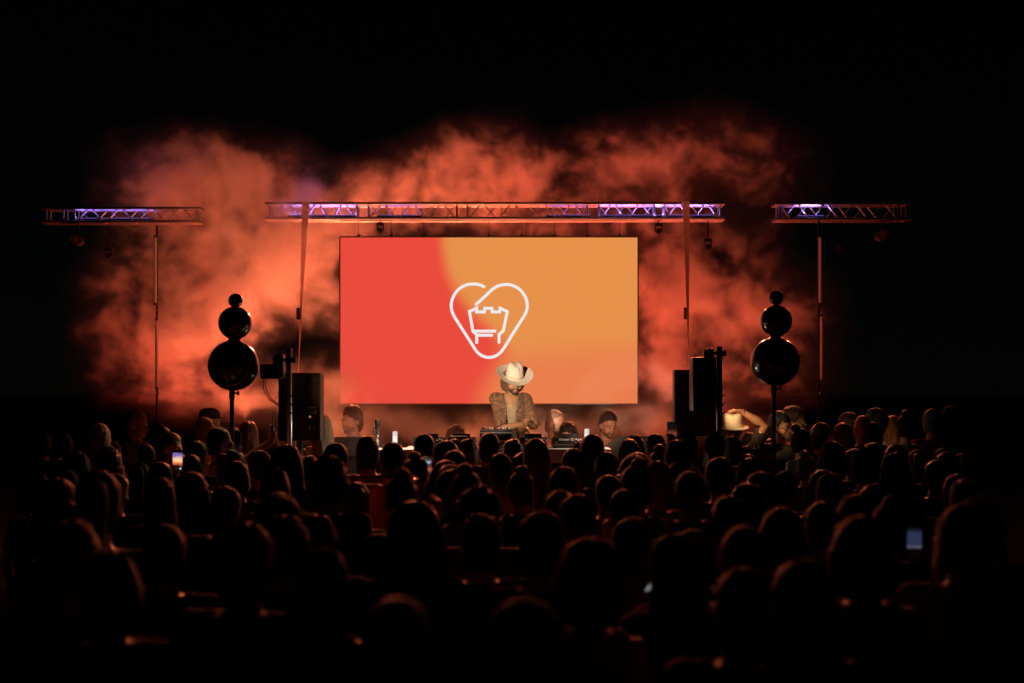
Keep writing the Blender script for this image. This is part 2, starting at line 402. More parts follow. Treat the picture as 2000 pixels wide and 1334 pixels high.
def hung(x, y, Y, ytr, label, energy=0, tgt=None, cone=26):       # small moving head hanging from a truss
    c = P(x, y, Y); t_ = thing('hanging_lamp', label, 'stage light', c, 0, 'small dark lamps hanging from the trusses')
    t_.scale = (.72, .72, .72); top = (PZ(ytr, Y)-c.z)/.72
    obj('clamp', TB([(0, .1, .06), (0, .1, top)], .012, 8), BLACKMETAL, t_)
    obj('base', BX((0, .1, .075), (.14, .12, .06), bev=.01), BLACKMETAL, t_)
    for sx in (-.06, .06): obj('yoke_arm', BX((sx, .1, 0), (.02, .06, .12)), BLACKMETAL, t_)
    b = bmesh.new(); tube(b, [(0, .15, -.02), (0, .02, -.05)], [.04, .05], 14); obj('head', smooth(mesh_from(b, 'head')), BLACKGLOSS, t_)
    if energy: spot('added_back_light', c+Vector((0, -.06, -.06)), tgt, energy*ADDED_BACK, (1, .20, .08), cone, .9, .05, t_)  # beam added to the lamp to rim the crowd's heads
ADDED_BACK = 1.75
hung(1645, 486, 19.0, 428, 'small dark lamp with added beam hung under the dark side truss', 330, (3.2, 11.8, 1.5))
hung(1384, 476, 19.0, 428, 'small dark lamp with added beam hung at the truss end outside the orange strap', 900, (1.9, 12.2, 1.5))
hung(1287, 446, 19.0, 428, 'small dark lamp with added beam hung close under the truss at the violet double uprights', 1100, (.4, 12.2, 1.5))
hung(210, 494, 19.5, 433, 'small dark lamp hung under the smoky side truss')
hung(742, 444, 18.95, 428, 'added small dark lamp hung under the truss over the red picture half', 1500, (-1.5, 12.2, 1.5), 36)  # whole lamp added here for the crowd's rim light

# ------------------------------------------------------------------ sphere speakers
def sphere_speaker(label, Y, xs, balls, baffle, yaw):
    X = PX(xs, Y); t_ = thing('sphere_speaker', label, 'loudspeaker', (X, Y, 0), 0, 'stacked sphere loudspeakers')
    cs = []
    for (x, y, r) in balls:
        c = P(x, y, Y)-Vector((X, Y, 0)); rr = r/F*Y; cs.append((c, rr))
        b = bmesh.new(); ell(b, (0, 0, 0), (rr, rr, rr), u=48, v=32)
        s = obj('sphere', smooth(mesh_from(b, 'sphere'), 60), BLACKGLOSS, t_); s.location = c
        if baffle:
            rot = Matrix.Rotation(yaw, 3, 'Z')
            for nm, prof, m in (('baffle_ring', None, mat('ring_metal', (.22, .2, .19), .3, .9)), ('speaker_cone', None, mat('cone_black', (.006, .006, .006), .7))):
                b = bmesh.new()
                k = .80
                if nm == 'baffle_ring':
                    tube(b, [rot @ Vector((math.cos(a)*rr*k, -rr*.62, math.sin(a)*rr*k)) for a in [i/48*2*math.pi for i in range(49)]], rr*.035, 8, False)
                else:
                    tube(b, [rot @ Vector((0, -rr*.52, 0)), rot @ Vector((0, -rr*.66, 0))], [rr*k, rr*k*.99], 40)
                o = obj(nm, smooth(mesh_from(b, nm)), m, s)
    for (a, ra), (b_, rb) in zip(cs[:-1], cs[1:]):
        d = (b_-a).normalized()
        obj('collar', smtube('collar', [a+d*ra*.9, (a+d*ra+b_-d*rb)/2, b_-d*rb*.93], [ra*.42, ra*.36, ra*.5], 20), BLACKGLOSS, t_)
    c, r = cs[-1]
    obj('pole', smtube('pole', [(0, 0, .25), (0, 0, c.z-r*.97)], .019, 14), BLACKMETAL, t_)
    z = c.z-r-.02
    obj('collar', smtube('collar', [(0, 0, z-.05), (0, 0, z+.05)], .026, 14), BLACKPLASTIC, t_)
    b = bmesh.new(); tube(b, [(0, 0, z), (.04, 0, z), (.045, 0, z), (.065, 0, z)], [.008, .008, .02, .02], 10); obj('knob', b, BLACKPLASTIC, t_)
    for a in range(3):
        cc, ss = math.cos(a*2.094+.3), math.sin(a*2.094+.3)
        obj('leg', smtube('leg', [(0, 0, .95), (cc*.5, ss*.5, .012)], .013), BLACKMETAL, t_)
    return t_
sphere_speaker('three stacked glossy black sphere speakers with round baffles on a pole', 12.4, 453, [(460, 587, 14), (459, 631, 32.5), (456, 714, 49.5)], True, R(-6))
sphere_speaker('three stacked plain black sphere speakers on a pole, seen as a bare silhouette', 12.7, 1511, [(1516, 582, 14), (1516, 627, 31), (1514, 707, 48)], False, 0)

# ------------------------------------------------------------------ PA speakers, pipes, fixtures
def pa_left():
    Y = 12.75; X0, X1, z0, z1 = PX(541, Y), PX(624, Y), PZ(861, Y), PZ(728, Y)
    cx = (X0+X1)/2; w = X1-X0; h = z1-z0
    t_ = thing('loudspeaker', 'black active loudspeaker showing its rear panel with sockets and white label', 'loudspeaker', (cx, Y, 0))
    b = bmesh.new()
    prof = [(-w/2, .30), (-w/2, .06), (-w*.34, 0), (w*.12, 0), (w/2, .05), (w/2, .30)]
    lo = [b.verts.new((x, y, z0)) for x, y in prof]; hi = [b.verts.new((x, y, z1)) for x, y in prof]
    n = len(prof)
    for i in range(n): b.faces.new((lo[i], lo[(i+1) % n], hi[(i+1) % n], hi[i]))
    b.faces.new(list(reversed(lo))); b.faces.new(hi)
    bmesh.ops.bevel(b, geom=list(b.edges), offset=.008, segments=2, affect='EDGES')
    obj('cabinet', smooth(mesh_from(b, 'cabinet'), 30), BLACKPLASTIC, t_)
    # rear plate on the slanted face
    a, c = Vector((w*.12, 0, 0)), Vector((w/2, .05, 0)); d = (c-a).normalized(); nrm = Vector((d.y, -d.x, 0))
    def on(x, y, off=.004):      # photo px -> point on the slanted face
        u = (PX(x, Y)-cx-a.x)/d.x
        return Vector((a.x, a.y, PZ(y, Y)))+d*u+nrm*off
    rot = Matrix((d, -nrm, Vector((0, 0, 1)))).transposed()
    obj('rear_plate', BX(on(608, 790, .002), (.105, .006, .42), rot, .002), mat('plate', (.02, .02, .02), .5, .4), t_)
    lab = obj('white_label', BX(on(609, 796, .007), (.066, .003, .016), rot), WHITEPLASTIC, t_)
    for k in range(9):
        obj('label_mark', BX(on(604+k*1.3, 796, .0095), (.003, .001, .007), rot), BLACKPLASTIC, lab)
    for x in (606, 609): obj('small_knob', TB([on(x, 806, .004), on(x, 806, .016)], .006, 10), mat('knob_grey', (.5, .47, .42), .4), t_)
    kb = bmesh.new(); tube(kb, [on(613.5, 805, .009)+rot @ Vector((math.cos(q)*.012, 0, math.sin(q)*.016)) for q in [i/20*2*math.pi for i in range(21)]], .0035, 6, False)
    obj('volume_ring', kb, mat('ring_cream', (.7, .62, .5), .4), t_)
    obj('lit_button', BX(on(604.5, 814, .008), (.014, .008, .016), rot), glow('amber_led', (1, .5, .12), .45), t_)
    for x in (608, 610.5, 613): obj('switch', BX(on(x, 814, .007), (.006, .006, .014), rot), mat('switch_brown', (.12, .08, .05), .5), t_)
    for x, y in ((604, 833), (604, 837), (612, 836)):
        obj('socket', TB([on(x, y, .003), on(x, y, .012)], .011, 14), STEEL, t_)
    obj('signal_cable', TB(spline([on(612, 836, .02), on(613, 828, .04), on(608, 820, .04), on(611, 826, .03), on(610, 850, .03), on(600, 868, .02), Vector((.02, .16, PZ(872, Y)))]), .0045, 6), RUBBER, t_)
    obj('pole', smtube('pole', [(-.005, .16, .1), (-.005, .16, z0+.01)], .022, 12), BLACKMETAL, t_)
    for k in range(3):
        cc, ss = math.cos(k*2.094+.8), math.sin(k*2.094+.8)
        obj('leg', smtube('leg', [(-.005, .16, .9), (cc*.5, .16+ss*.4, .012)], .014), BLACKMETAL, t_)
pa_left()
def pa_right():
    Y = 12.95; z0, z1 = PZ(852, Y), PZ(722, Y)
    xa, xm, xb = PX(1319, Y), PX(1353, Y), PX(1402, Y)
    t_ = thing('loudspeaker', 'tall black loudspeaker turned edge-on with a brown grille side by the violet pipe', 'loudspeaker', (xm, Y, 0))
    b = bmesh.new(); prof = [(xa-xm, .06), (0, 0), (xb-xm, .10), (xb-xm-.05, .42), (xa-xm+.02, .40)]
    lo = [b.verts.new((x, y, z0)) for x, y in prof]; hi = [b.verts.new((x, y, z1)) for x, y in prof]; n = len(prof)
    for i in range(n): b.faces.new((lo[i], lo[(i+1) % n], hi[(i+1) % n], hi[i]))
    b.faces.new(list(reversed(lo))); b.faces.new(hi); bmesh.ops.bevel(b, geom=list(b.edges), offset=.006, segments=2, affect='EDGES')
    obj('cabinet', smooth(mesh_from(b, 'cabinet'), 30), BLACKPLASTIC, t_)
    a, c = Vector((0, 0, 0)), Vector((xb-xm, .10, 0)); d = (c-a).normalized(); rot = Matrix.Rotation(math.atan2(d.y, d.x), 3, 'Z')
    obj('grille', BX((a+c)/2+Vector((.004, -.006, (z0+z1)/2)), ((c-a).length-.02, .008, z1-z0-.03), rot, .003), mat('grille_brown', (.11, .09, .07), .55, bump=.8, bscale=220), t_)
    obj('pole', smtube('pole', [(0, .22, .1), (0, .22, z0+.01)], .022, 12), BLACKMETAL, t_)
    for k in range(3):
        cc, ss = math.cos(k*2.094+.8), math.sin(k*2.094+.8)
        obj('leg', smtube('leg', [(0, .22, .9), (cc*.5, .22+ss*.4, .012)], .014), BLACKMETAL, t_)
    obj('hanging_cable', TB(spline([(.012, -.03, z1-.03), (.006, -.035, PZ(770, Y)), (.012, -.03, z0-.1), (.01, .1, .5)]), .004, 6), RUBBER, t_)
pa_right()
def pipe_stand(label, x, ytop, Y, m):
    t_ = thing('pipe_stand', label, 'stand', (PX(x, Y), Y, 0))
    obj('pipe', smtube('pipe', [(0, 0, .02), (0, 0, PZ(ytop, Y))], .0255, 18), m, t_)
    obj('base_plate', BX((0, 0, .012), (.6, .6, .02), bev=.004), BLACKMETAL, t_)
    for y in (775, 790, 808):
        z = PZ(y, Y)
        if z < 1.2: continue
        b = bmesh.new(); tube(b, [(math.cos(a)*.03, math.sin(a)*.03, z+.01*math.sin(a+y)) for a in [i/12*2*math.pi for i in range(13)]], .005, 6, False)
        tube(b, [(.02, -.03, z), (.045, -.04, z+.02)], .005, 6)
        obj('cable_tie', b, RUBBER, t_)
    return t_
YL = 12.35; YR = 12.45
pipe_stand('polished steel pipe standing in front of the rear-panel loudspeaker', 564.5, 680, YL, STEEL)
pipe_stand('black pipe with a violet glint standing next to the man holding his white hat', 1405, 677, YR, mat('pipe_black', (.03, .03, .035), .3, .5))
def fixture(label, Y, xp, body, yoke, yc, tgt, energy, col, size, flip):
    # body/yoke are photo boxes (x0,y0,x1,y1); clamped to the pipe at xp,yc
    c = P((body[0]+body[2])/2, (body[1]+body[3])/2, Y)
    t_ = thing('spotlight', label, 'stage light', (c.x, Y, c.z), 0, 'spotlights clamped to the pipes')
    w, h = (body[2]-body[0])/F*Y, (body[3]-body[1])/F*Y
    dep = .26
    b = bmesh.new(); box(b, (0, .02, 0), (w, dep, h), bev=.012); obj('lamp_body', smooth(mesh_from(b, 'b'), 30), BLACKMETAL, t_)
    yk = P((yoke[0]+yoke[2])/2, (yoke[1]+yoke[3])/2, Y)-c
    b = bmesh.new(); box(b, (yk.x, .02, yk.z), ((yoke[2]-yoke[0])/F*Y, .11, (yoke[3]-yoke[1])/F*Y), bev=.008); obj('power_box', smooth(mesh_from(b, 'b'), 30), BLACKPLASTIC, t_)
    kz = PZ(yc, Y)-c.z; px = PX(xp, Y)-c.x
    b = bmesh.new(); tube(b, [(yk.x-.06*flip, .02, kz), (yk.x-.03*flip, .02, kz)], [.035, .035], 14); obj('tilt_knob', b, BLACKPLASTIC, t_)
    b = bmesh.new(); tube(b, [(yk.x, .02, kz), (px, .01, kz)], .014, 8); tube(b, [(px, 0, kz-.018), (px, 0, kz+.018)], .036, 14); box(b, (px+.045, 0, kz), (.03, .03, .05))
    obj('clamp', b, BLACKMETAL, t_)
    d = (Vector(tgt)-c).normalized()
    b = bmesh.new(); q = Vector((0, .02+dep/2, 0)); tube(b, [q-Vector((0, .01, 0)), q+Vector((0, .012, 0))], [.07, .06], 20); obj('lens', smooth(mesh_from(b, 'l')), mat('front_lens', (.5, .45, .4), .1), t_)
    return t_, c
WARM = (1., .70, .40)
fl, c_fl = fixture('small black spotlight clamped on the steel pipe with two hanging cables', YL, 564.5, (512, 711, 548, 740), (540, 692, 554, 738), 703, (.75, 13.8, 1.75), 170, WARM, 78, 1)
spot('spot_beam', Vector((PX(528, YL), YL-.14, PZ(744, YL))), (-2.5, 11.4, 1.5), 10, (1., .6, .3), 80, .6, .05, fl)
for dx, k in ((.0, 0), (.03, 1)):
    p0 = P(514+dx*160, 739, YL)-c_fl
    obj('power_cable', TB(spline([p0, p0+Vector((.005, 0, -.09)), p0+Vector((.05, .02, -.18)), p0+Vector((.11, .05, -.23)), P(551, 800, YL)-c_fl+Vector((0, .05, 0)), P(562, 900, YL)-c_fl]), .0045, 6), RUBBER, fl)
fr, c_fr = fixture('tall black spotlight clamped on the violet-glinting pipe', YR, 1405, (1350, 698, 1396, 803), (1382, 681, 1394, 712), 690, (-2.3, 13.4, 1.7), 60, WARM, 60, -1 if False else 1)
b = bmesh.new(); tube(b, spline([Vector((.0, 0, -.2)), P(1381, 830, YR)-c_fr, P(1386, 870, YR)-c_fr, P(1400, 905, YR)-c_fr]), .004, 6)
obj('power_cable', b, RUBBER, fr)
spot('spot_beam', Vector((c_fr.x+.02, YR+.20, PZ(742, YR))), (2.33, 13.45, 1.76), 48, (1., .58, .27), 36, .5, .05, fr)

# ------------------------------------------------------------------ DJ table and gear
TZ = PZ(876, TY)
tx0, tx1 = PX(790, TY), PX(1192, TY)
tb = thing('dj_table', 'white table carrying the mixing decks in front of the performer', 'table', ((tx0+tx1)/2, TY, RZ))
tw = tx1-tx0
obj('tabletop', BX((0, .25, TZ-RZ-.02), (tw, .75, .04), bev=.004), WHITEPAINT, tb)
obj('apron', BX((0, -.10, TZ-RZ-.085), (tw-.04, .03, .09), bev=.003), WHITEPAINT, tb)
for sx in (-1, 1):
    for sy in (-.06, .56): obj('leg', BX((sx*(tw/2-.05), sy, (TZ-RZ-.04)/2), (.05, .05, TZ-RZ-.04)), WHITEPAINT, tb)
def text_mesh(s, size, name, bold=.0):
    cu = bpy.data.curves.new(name, 'FONT'); cu.body = s; cu.size = size; cu.align_x = 'CENTER'; cu.align_y = 'CENTER'; cu.extrude = .0006; cu.offset = bold; cu.shear = .18
    o = bpy.data.objects.new(name, cu); C.objects.link(o); dg = bpy.context.evaluated_depsgraph_get()
    me = bpy.data.meshes.new_from_object(o.evaluated_get(dg)); bpy.data.objects.remove(o); return me
TXT = text_mesh('Pioneer Dj', .032, 'lettering', .0009); TXT.materials.append(mat('print_white', (.85, .83, .8), .5))
def deck(x0, x1, label, logo_, dz=0., seed=0, dy=.0):
    rnd = random.Random(seed)
    w = (x1-x0)/F*TY; cx = PX((x0+x1)/2, TY)
    t_ = thing('media_player', label, 'dj deck', (cx, TY+.02+dy, TZ+dz), 0, 'media players on the white table')
    h = .105
    b = bmesh.new(); v = [(-w/2, 0, .012), (w/2, 0, .012), (w/2, .4, .012), (-w/2, .4, .012), (-w/2, 0, h), (w/2, 0, h), (w/2, .4, h*.8), (-w/2, .4, h*.8)]
    v = [b.verts.new(q) for q in v]
    for f in ((0, 3, 2, 1), (4, 5, 6, 7), (0, 1, 5, 4), (1, 2, 6, 5), (2, 3, 7, 6), (3, 0, 4, 7)): b.faces.new([v[i] for i in f])
    bmesh.ops.bevel(b, geom=list(b.edges), offset=.006, segments=2, affect='EDGES')
    obj('chassis', smooth(mesh_from(b, 'c'), 30), BLACKPLASTIC, t_)
    for sx in (-1, 1):
        for sy in (.04, .36): obj('foot', TB([(sx*w*.4, sy, 0), (sx*w*.4, sy, .014)], .018, 10), RUBBER, t_)
    if logo_:
        o = obj('lettering', TXT, None, t_); o.rotation_euler = (R(90), 0, 0); o.location = (-.01, -.003, h*.8)
    obj('top_screen', BX((0, .05, h+.012), (w*.62, .012, .05), Matrix.Rotation(R(-50), 3, 'X'), .003), BLACKGLOSS, t_)
    j = obj('jog_wheel', smtube('jog_wheel', [(0, .22, h*.85), (0, .22, h+.012)], w*.3, 32), mat('jog_grey', (.2, .2, .2), .3, .8), t_)
    obj('front_trim', BX((0, -.002, .035), (w*.96, .004, .006)), STEEL, t_)
    for k in range(5):
        x = -w*.42+rnd.random()*w*.84
        obj('rear_socket', TB([(x, .002, .055), (x, -.006, .055)], .008, 10), STEEL, t_)
    for k in range(3):
        x = w*.3+k*.022
        obj('badge', BX((x, -.003, h*.8+rnd.uniform(-.008, .008)), (.014, .003, .012+rnd.random()*.008)), WHITEPLASTIC, t_)
    return t_
deck(1016, 1068, 'black media player lettered on its back, under the hands of the performer', True, seed=1)
deck(1079, 1137, 'black media player lettered on its back, beside the woman in sunglasses', True, seed=2)
deck(806, 866, 'black media player with no lettering, beside the gathered white cables', False, -.0, seed=3)
deck(874, 928, 'black media player with no lettering, under the pale laptop lid', False, -.0, seed=4)
# laptop-like white slab on the second deck, white labels
lap = thing('white_tablet', 'thin white tablet lying on the unlettered media player', 'tablet', (PX(896, TY), TY+.12, TZ+.114))
obj('slab', BX((0, 0, 0), (.155, .22, .008), bev=.003), WHITEPLASTIC, lap)
obj('screen_glass', BX((0, 0, .0055), (.14, .2, .002)), BLACKGLOSS, lap)
# stacked effect unit on a small laptop stand
fx = thing('effects_unit', 'black effects unit raised on a wire stand beside the performer', 'mixer', (PX(968, TY), TY+.06, TZ))
w = 62/F*TY
obj('chassis', BX((0, .12, PZ(847, TY)-TZ), (w, .26, .075), bev=.005), BLACKPLASTIC, fx)
obj('silver_trim', BX((0, -.014, PZ(845.5, TY)-TZ), (w*1.01, .006, .007)), WHITEPLASTIC, fx)
rnd = random.Random(5)
for k in range(14):
    x = -w*.44+k*w*.88/13
    obj('control_knob', TB([(x, rnd.uniform(.0, .2), PZ(840, TY)-TZ-.01), (x, rnd.uniform(.0, .2), PZ(840, TY)-TZ+.018)], .006+.004*rnd.random(), 8), rnd.choice([STEEL, WHITEPLASTIC, BLACKPLASTIC]), fx)
for sx in (-1, 1):
    obj('stand_leg', TB([(sx*w*.36, .0, 0), (sx*w*.36, .0, PZ(856, TY)-TZ+.01), (sx*w*.36, .26, PZ(856, TY)-TZ+.01), (sx*w*.36, .26, 0)], .006, 8), STEEL, fx)
mx = thing('mixer', 'black mixer with rows of silver sockets and patch cables under the effects unit', 'mixer', (PX(972, TY), TY+.0, TZ))
obj('chassis', BX((0, .18, .053), (.30, .36, .094), bev=.005), BLACKPLASTIC, mx)
for k in range(26):
    x, z = -.135+(k % 13)*.0225, .035+.035*(k//13)
    obj('socket', TB([(x, .001, z), (x, -.012, z)], .0075, 8), STEEL if k % 3 else mat('gold', (.6, .42, .15), .3, 1.), mx)
for k in range(9):
    x0 = rnd.uniform(-.13, .13); x1 = x0+rnd.uniform(-.12, .12)
    obj('patch_cable', TB(spline([(x0, -.012, rnd.choice([.035, .07])), (x0, -.05, .05), ((x0+x1)/2, -.055, .004+rnd.random()*.03), (x1, -.05, .01), (x1+.05, .03-.06, .004)]), .0035, 6), rnd.choice([RUBBER, RUBBER, WHITEPLASTIC, mat('cable_red', (.3, .02, .02), .5)]), mx)
def bottle(x, ytop, label, Y):
    t_ = thing('tube_lamp', label, 'table lamp', (PX(x, Y), Y, TZ), 0, 'slim white tube lamps on the table')
    h = PZ(ytop, Y)-TZ; r = 4.6/F*Y
    b = bmesh.new(); lathe(b, [(r*.9, 0), (r, .006), (r, h*.72), (r*.99, h*.73)], 24); obj('glowing_body', smooth(mesh_from(b, 'b')), glow('lamp_white', (1, .93, .84), .95), t_)
    b = bmesh.new(); lathe(b, [(r*.96, h*.735), (r, h*.745), (r, h-.006), (r*.92, h)], 24); obj('cap', smooth(mesh_from(b, 'b')), glow('lamp_cap', (1, .92, .82), .75), t_)
    obj('cap_dot', TB([(r*.5, -r*.84, h*.93), (r*.52, -r*.95, h*.93)], .004, 8), BLACKPLASTIC, t_)
    l = bpy.data.lights.new('lamp_light', 'POINT'); l.energy = 7; l.color = (1, .8, .6); l.shadow_soft_size = .03
    o = bpy.data.objects.new('lamp_light', l); C.objects.link(o); o.parent = t_; o.location = (0, 0, h+.04)
bottle(771.5, 843, 'slim glowing white tube lamp by the microphone', TY-.05)
bottle(1146, 838, 'slim glowing white tube lamp next to the moustached man', TY+.0)
side = thing('side_shelf', 'small white shelf carrying the slim tube lamp by the microphone', 'shelf', (PX(771, TY), TY-.05, RZ))
obj('shelf_top', BX((-.03, .05, TZ-RZ-.012), (.3, .3, .022), bev=.003), WHITEPAINT, side); obj('post', BX((-.03, .05, (TZ-RZ-.02)/2), (.06, .06, TZ-RZ-.024)), WHITEPAINT, side)
mc = thing('microphone_stand', 'black microphone upright on a stand with a pale lower tube', 'microphone', (PX(737, 13.6), 13.6, 0))
z = PZ(819, 13.6)
b = bmesh.new(); lathe(b, [(.008, -.10), (.017, -.095), (.02, -.05), (.025, -.045), (.025, -.005), (.018, 0)], 18, c=(0, 0, z)); obj('microphone', smooth(mesh_from(b, 'm'), 50), BLACKMETAL, mc)
obj('clip', BX((0, 0, z-.12), (.03, .035, .06), bev=.005), BLACKPLASTIC, mc)
obj('tube', smtube('tube', [(0, 0, 1.15), (0, 0, z-.14)], .0115, 10), WHITEPAINT, mc)
obj('lower_tube', smtube('lower_tube', [(0, 0, .02), (0, 0, 1.16)], .014, 10), BLACKMETAL, mc)
obj('base', smtube('base', [(0, 0, 0), (0, 0, .02), (0, 0, .024)], [.13, .13, .1], 24), BLACKMETAL, mc)
obj('cable_loop', TB(spline([(0, 0, z-.1), (-.025, 0, z-.08), (-.04, 0, z-.13), (-.02, 0, z-.15), (.005, -.02, z-.17), (.06, 0, z-.28), (.1, 0, z-.34)]), .0045, 6), RUBBER, mc)
def wedge(x0, x1, ytop, Y, label, flip):
    X0, X1 = PX(x0, Y), PX(x1, Y); w = X1-X0; zt = PZ(ytop, Y); h = .4
    t_ = thing('booth_monitor', label, 'loudspeaker', ((X0+X1)/2, Y, 0), 0, 'wedge monitors beside the table')
    b = bmesh.new()
    prof = [(-w/2, zt-h), (w/2, zt-h), (w/2, zt-.11), (w*.32, zt), (-w*.30, zt), (-w/2, zt-.08)]
    if flip: prof = [(-x, z_) for x, z_ in reversed(prof)]
    fr_ = [b.verts.new((x, 0, z_)) for x, z_ in prof]; bk = [b.verts.new((x, .34, z_-.03)) for x, z_ in prof]; n = len(prof)
    for i in range(n): b.faces.new((fr_[i], bk[i], bk[(i+1) % n], fr_[(i+1) % n]))
    b.faces.new(fr_); b.faces.new(list(reversed(bk)))
    bmesh.ops.recalc_face_normals(b, faces=list(b.faces)); bmesh.ops.bevel(b, geom=list(b.edges), offset=.008, segments=2, affect='EDGES')
    obj('cabinet', smooth(mesh_from(b, 'w'), 30), mat('monitor_black', (.03, .026, .024), .55, bump=.3, bscale=200), t_)
    obj('handle', BX((0, -.004, zt-.2), (.14, .012, .035), bev=.004), BLACKMETAL, t_)
    obj('pole', smtube('pole', [(0, .17, 0), (0, .17, zt-h)], .03), BLACKMETAL, t_)
    obj('base', BX((0, .17, .012), (.5, .5, .024), bev=.004), BLACKMETAL, t_)
wedge(632, 752, 853, 13.75, 'dark wedge monitor in front of the bearded man in smoke', False)
wedge(1184, 1302, 852, 13.75, 'dark wedge monitor beside the moustached man', False)
# added front spotlights out of view: warm on the performer, orange on faces behind
def front_spot(label, loc, tgt, energy, col, size):
    loc = Vector(loc); t_ = thing('added_front_spot', label, 'stage light', (loc.x, loc.y, 0), 0, 'added front spotlights on tall stands, out of view')
    d = (Vector(tgt)-loc).normalized(); c = Vector((0, 0, loc.z))
    b = bmesh.new(); tube(b, [c-d*.35, c-d*.3, c+d*.25, c+d*.32], [.07, .11, .11, .13], 20); obj('lamp_body', smooth(mesh_from(b, 'l')), BLACKMETAL, t_)
    obj('lens', TB([c+d*.30, c+d*.305], .1, 20), mat('front_lens', (.5, .45, .4), .1), t_)
    obj('mast', smtube('mast', [(0, 0, .1), (0, 0, loc.z-.1)], .025, 12), BLACKMETAL, t_)
    for k in range(3):
        cc, ss = math.cos(k*2.094), math.sin(k*2.094); obj('leg', smtube('leg', [(0, 0, 1.0), (cc*.7, ss*.7, .015)], .018), BLACKMETAL, t_)
    spot('spot_beam', loc+d*.36, tgt, energy, col, size, .35, .05, t_)
front_spot('added spotlight on a tall stand aimed at the performer', (-3.3, 3.0, 2.8), (-.03, 13.9, 2.09), 9500, (1., .76, .52), 5.6)
front_spot('added dim orange spotlight on a tall stand aimed at the men behind the lettered players', (2.2, 3.0, 4.0), (.68, 14.35, 1.75), 2600, (1., .36, .18), 5.2)
front_spot('added dim orange spotlight on a tall stand aimed at the bearded man', (-1.6, 2.2, 4.0), (-1.58, 14.4, 1.72), 1800, (1., .36, .18), 2.5)
#PEOPLE
# ------------------------------------------------------------------ people
SKIN = {'bronze': mat('skin_bronze', (.30, .145, .075), .48, var=.08, vscale=30), 'fair': mat('skin_fair', (.50, .29, .20), .5, var=.06, vscale=30), 'tan': mat('skin_tan', (.38, .20, .125), .48, var=.06, vscale=30), 'brown': mat('skin_brown', (.22, .115, .07), .48, var=.06, vscale=30)}
def hairmat(name, col):
    m = mat('hair_'+name, col, .5, spec=.5, var=.35, vscale=70); b = m.node_tree.nodes['Principled BSDF']
    b.inputs['Sheen Weight'].default_value = .4; b.inputs['Sheen Roughness'].default_value = .28; b.inputs['Sheen Tint'].default_value = (1, .8, .65, 1)
    n, l = m.node_tree.nodes, m.node_tree.links      # strand relief: noise stretched along the fall of the hair
    tc = n.new('ShaderNodeTexCoord'); mp = n.new('ShaderNodeMapping'); mp.inputs['Scale'].default_value = (260, 260, 14); l.new(tc.outputs['Object'], mp.inputs[0])
    t = n.new('ShaderNodeTexNoise'); t.inputs['Scale'].default_value = 1.; t.inputs['Detail'].default_value = 3; l.new(mp.outputs[0], t.inputs['Vector'])
    k = n.new('ShaderNodeBump'); k.inputs['Strength'].default_value = .9; k.inputs['Distance'].default_value = .006; l.new(t.outputs[0], k.inputs['Height']); l.new(k.outputs[0], b.inputs['Normal'])
    return m
HAIR = {k: hairmat(k, c) for k, c in {'black': (.012, .009, .008), 'brown': (.045, .022, .013), 'light': (.16, .085, .04), 'blonde': (.42, .27, .13), 'ginger': (.28, .085, .025), 'grey': (.25, .23, .21), 'buzz': (.19, .105, .07)}.items()}
CLOTH = {k: mat('cloth_'+k, c, .85, bump=.25, bscale=180, var=.2) for k, c in {'black': (.012, .012, .013), 'navy': (.016, .022, .045), 'grey': (.10, .10, .105), 'white': (.62, .60, .57), 'teal': (.02, .075, .085), 'red': (.20, .02, .02), 'olive': (.06, .06, .035), 'cream': (.50, .42, .32), 'denim': (.04, .06, .11), 'taupe': (.22, .155, .10)}.items()}
WORK = bpy.data.scenes.new('workbench')          # empty scratch scene for the voxel remesher
PIV = Vector((0, .012, 1.53))
def headmat(yaw, pitch, roll=0., off=(0, 0, 0)):
    return Matrix.Translation(PIV+Vector(off)) @ Matrix.Rotation(yaw, 4, 'Z') @ Matrix.Rotation(pitch, 4, 'X') @ Matrix.Rotation(roll, 4, 'Y') @ Matrix.Translation(-PIV)
def remesh(bm, vox, it=4, name='body', cut=None):
    me = mesh_from(bm, name); o = bpy.data.objects.new('tmp', me); WORK.collection.objects.link(o)
    m = o.modifiers.new('r', 'REMESH'); m.mode = 'VOXEL'; m.voxel_size = vox; m.use_smooth_shade = True
    s = o.modifiers.new('s', 'SMOOTH'); s.iterations = it; s.factor = .5
    with bpy.context.temp_override(scene=WORK, view_layer=WORK.view_layers[0]): dg = bpy.context.evaluated_depsgraph_get()
    r = bpy.data.meshes.new_from_object(o.evaluated_get(dg)); bpy.data.objects.remove(o); bpy.data.meshes.remove(me); r.name = name
    if cut:
        b = bmesh.new(); b.from_mesh(r)
        bmesh.ops.delete(b, geom=[f for f in b.faces if cut(f.calc_center_median())], context='FACES')
        bmesh.ops.solidify(b, geom=list(b.faces), thickness=.006)
        b.to_mesh(r); b.free()
    for p in r.polygons: p.use_smooth = True
    return r
SHAPE = {'s': dict(sh=.128, tor=.78, nk=.050, arm=.80, hip=.86), 'm': dict(sh=.185, tor=1.0, nk=.064, arm=1.0, hip=1.0), 'f': dict(sh=.160, tor=.88, nk=.053, arm=.82, hip=1.02)}
TORSO = [(.84, .150, .105, .01), (.93, .165, .120, .012), (1.03, .150, .108, .008), (1.14, .148, .104, .0), (1.26, .166, .114, -.004), (1.36, .172, .112, 0), (1.425, .160, .098, .008), (1.47, .114, .080, .015), (1.507, .068, .064, .018)]
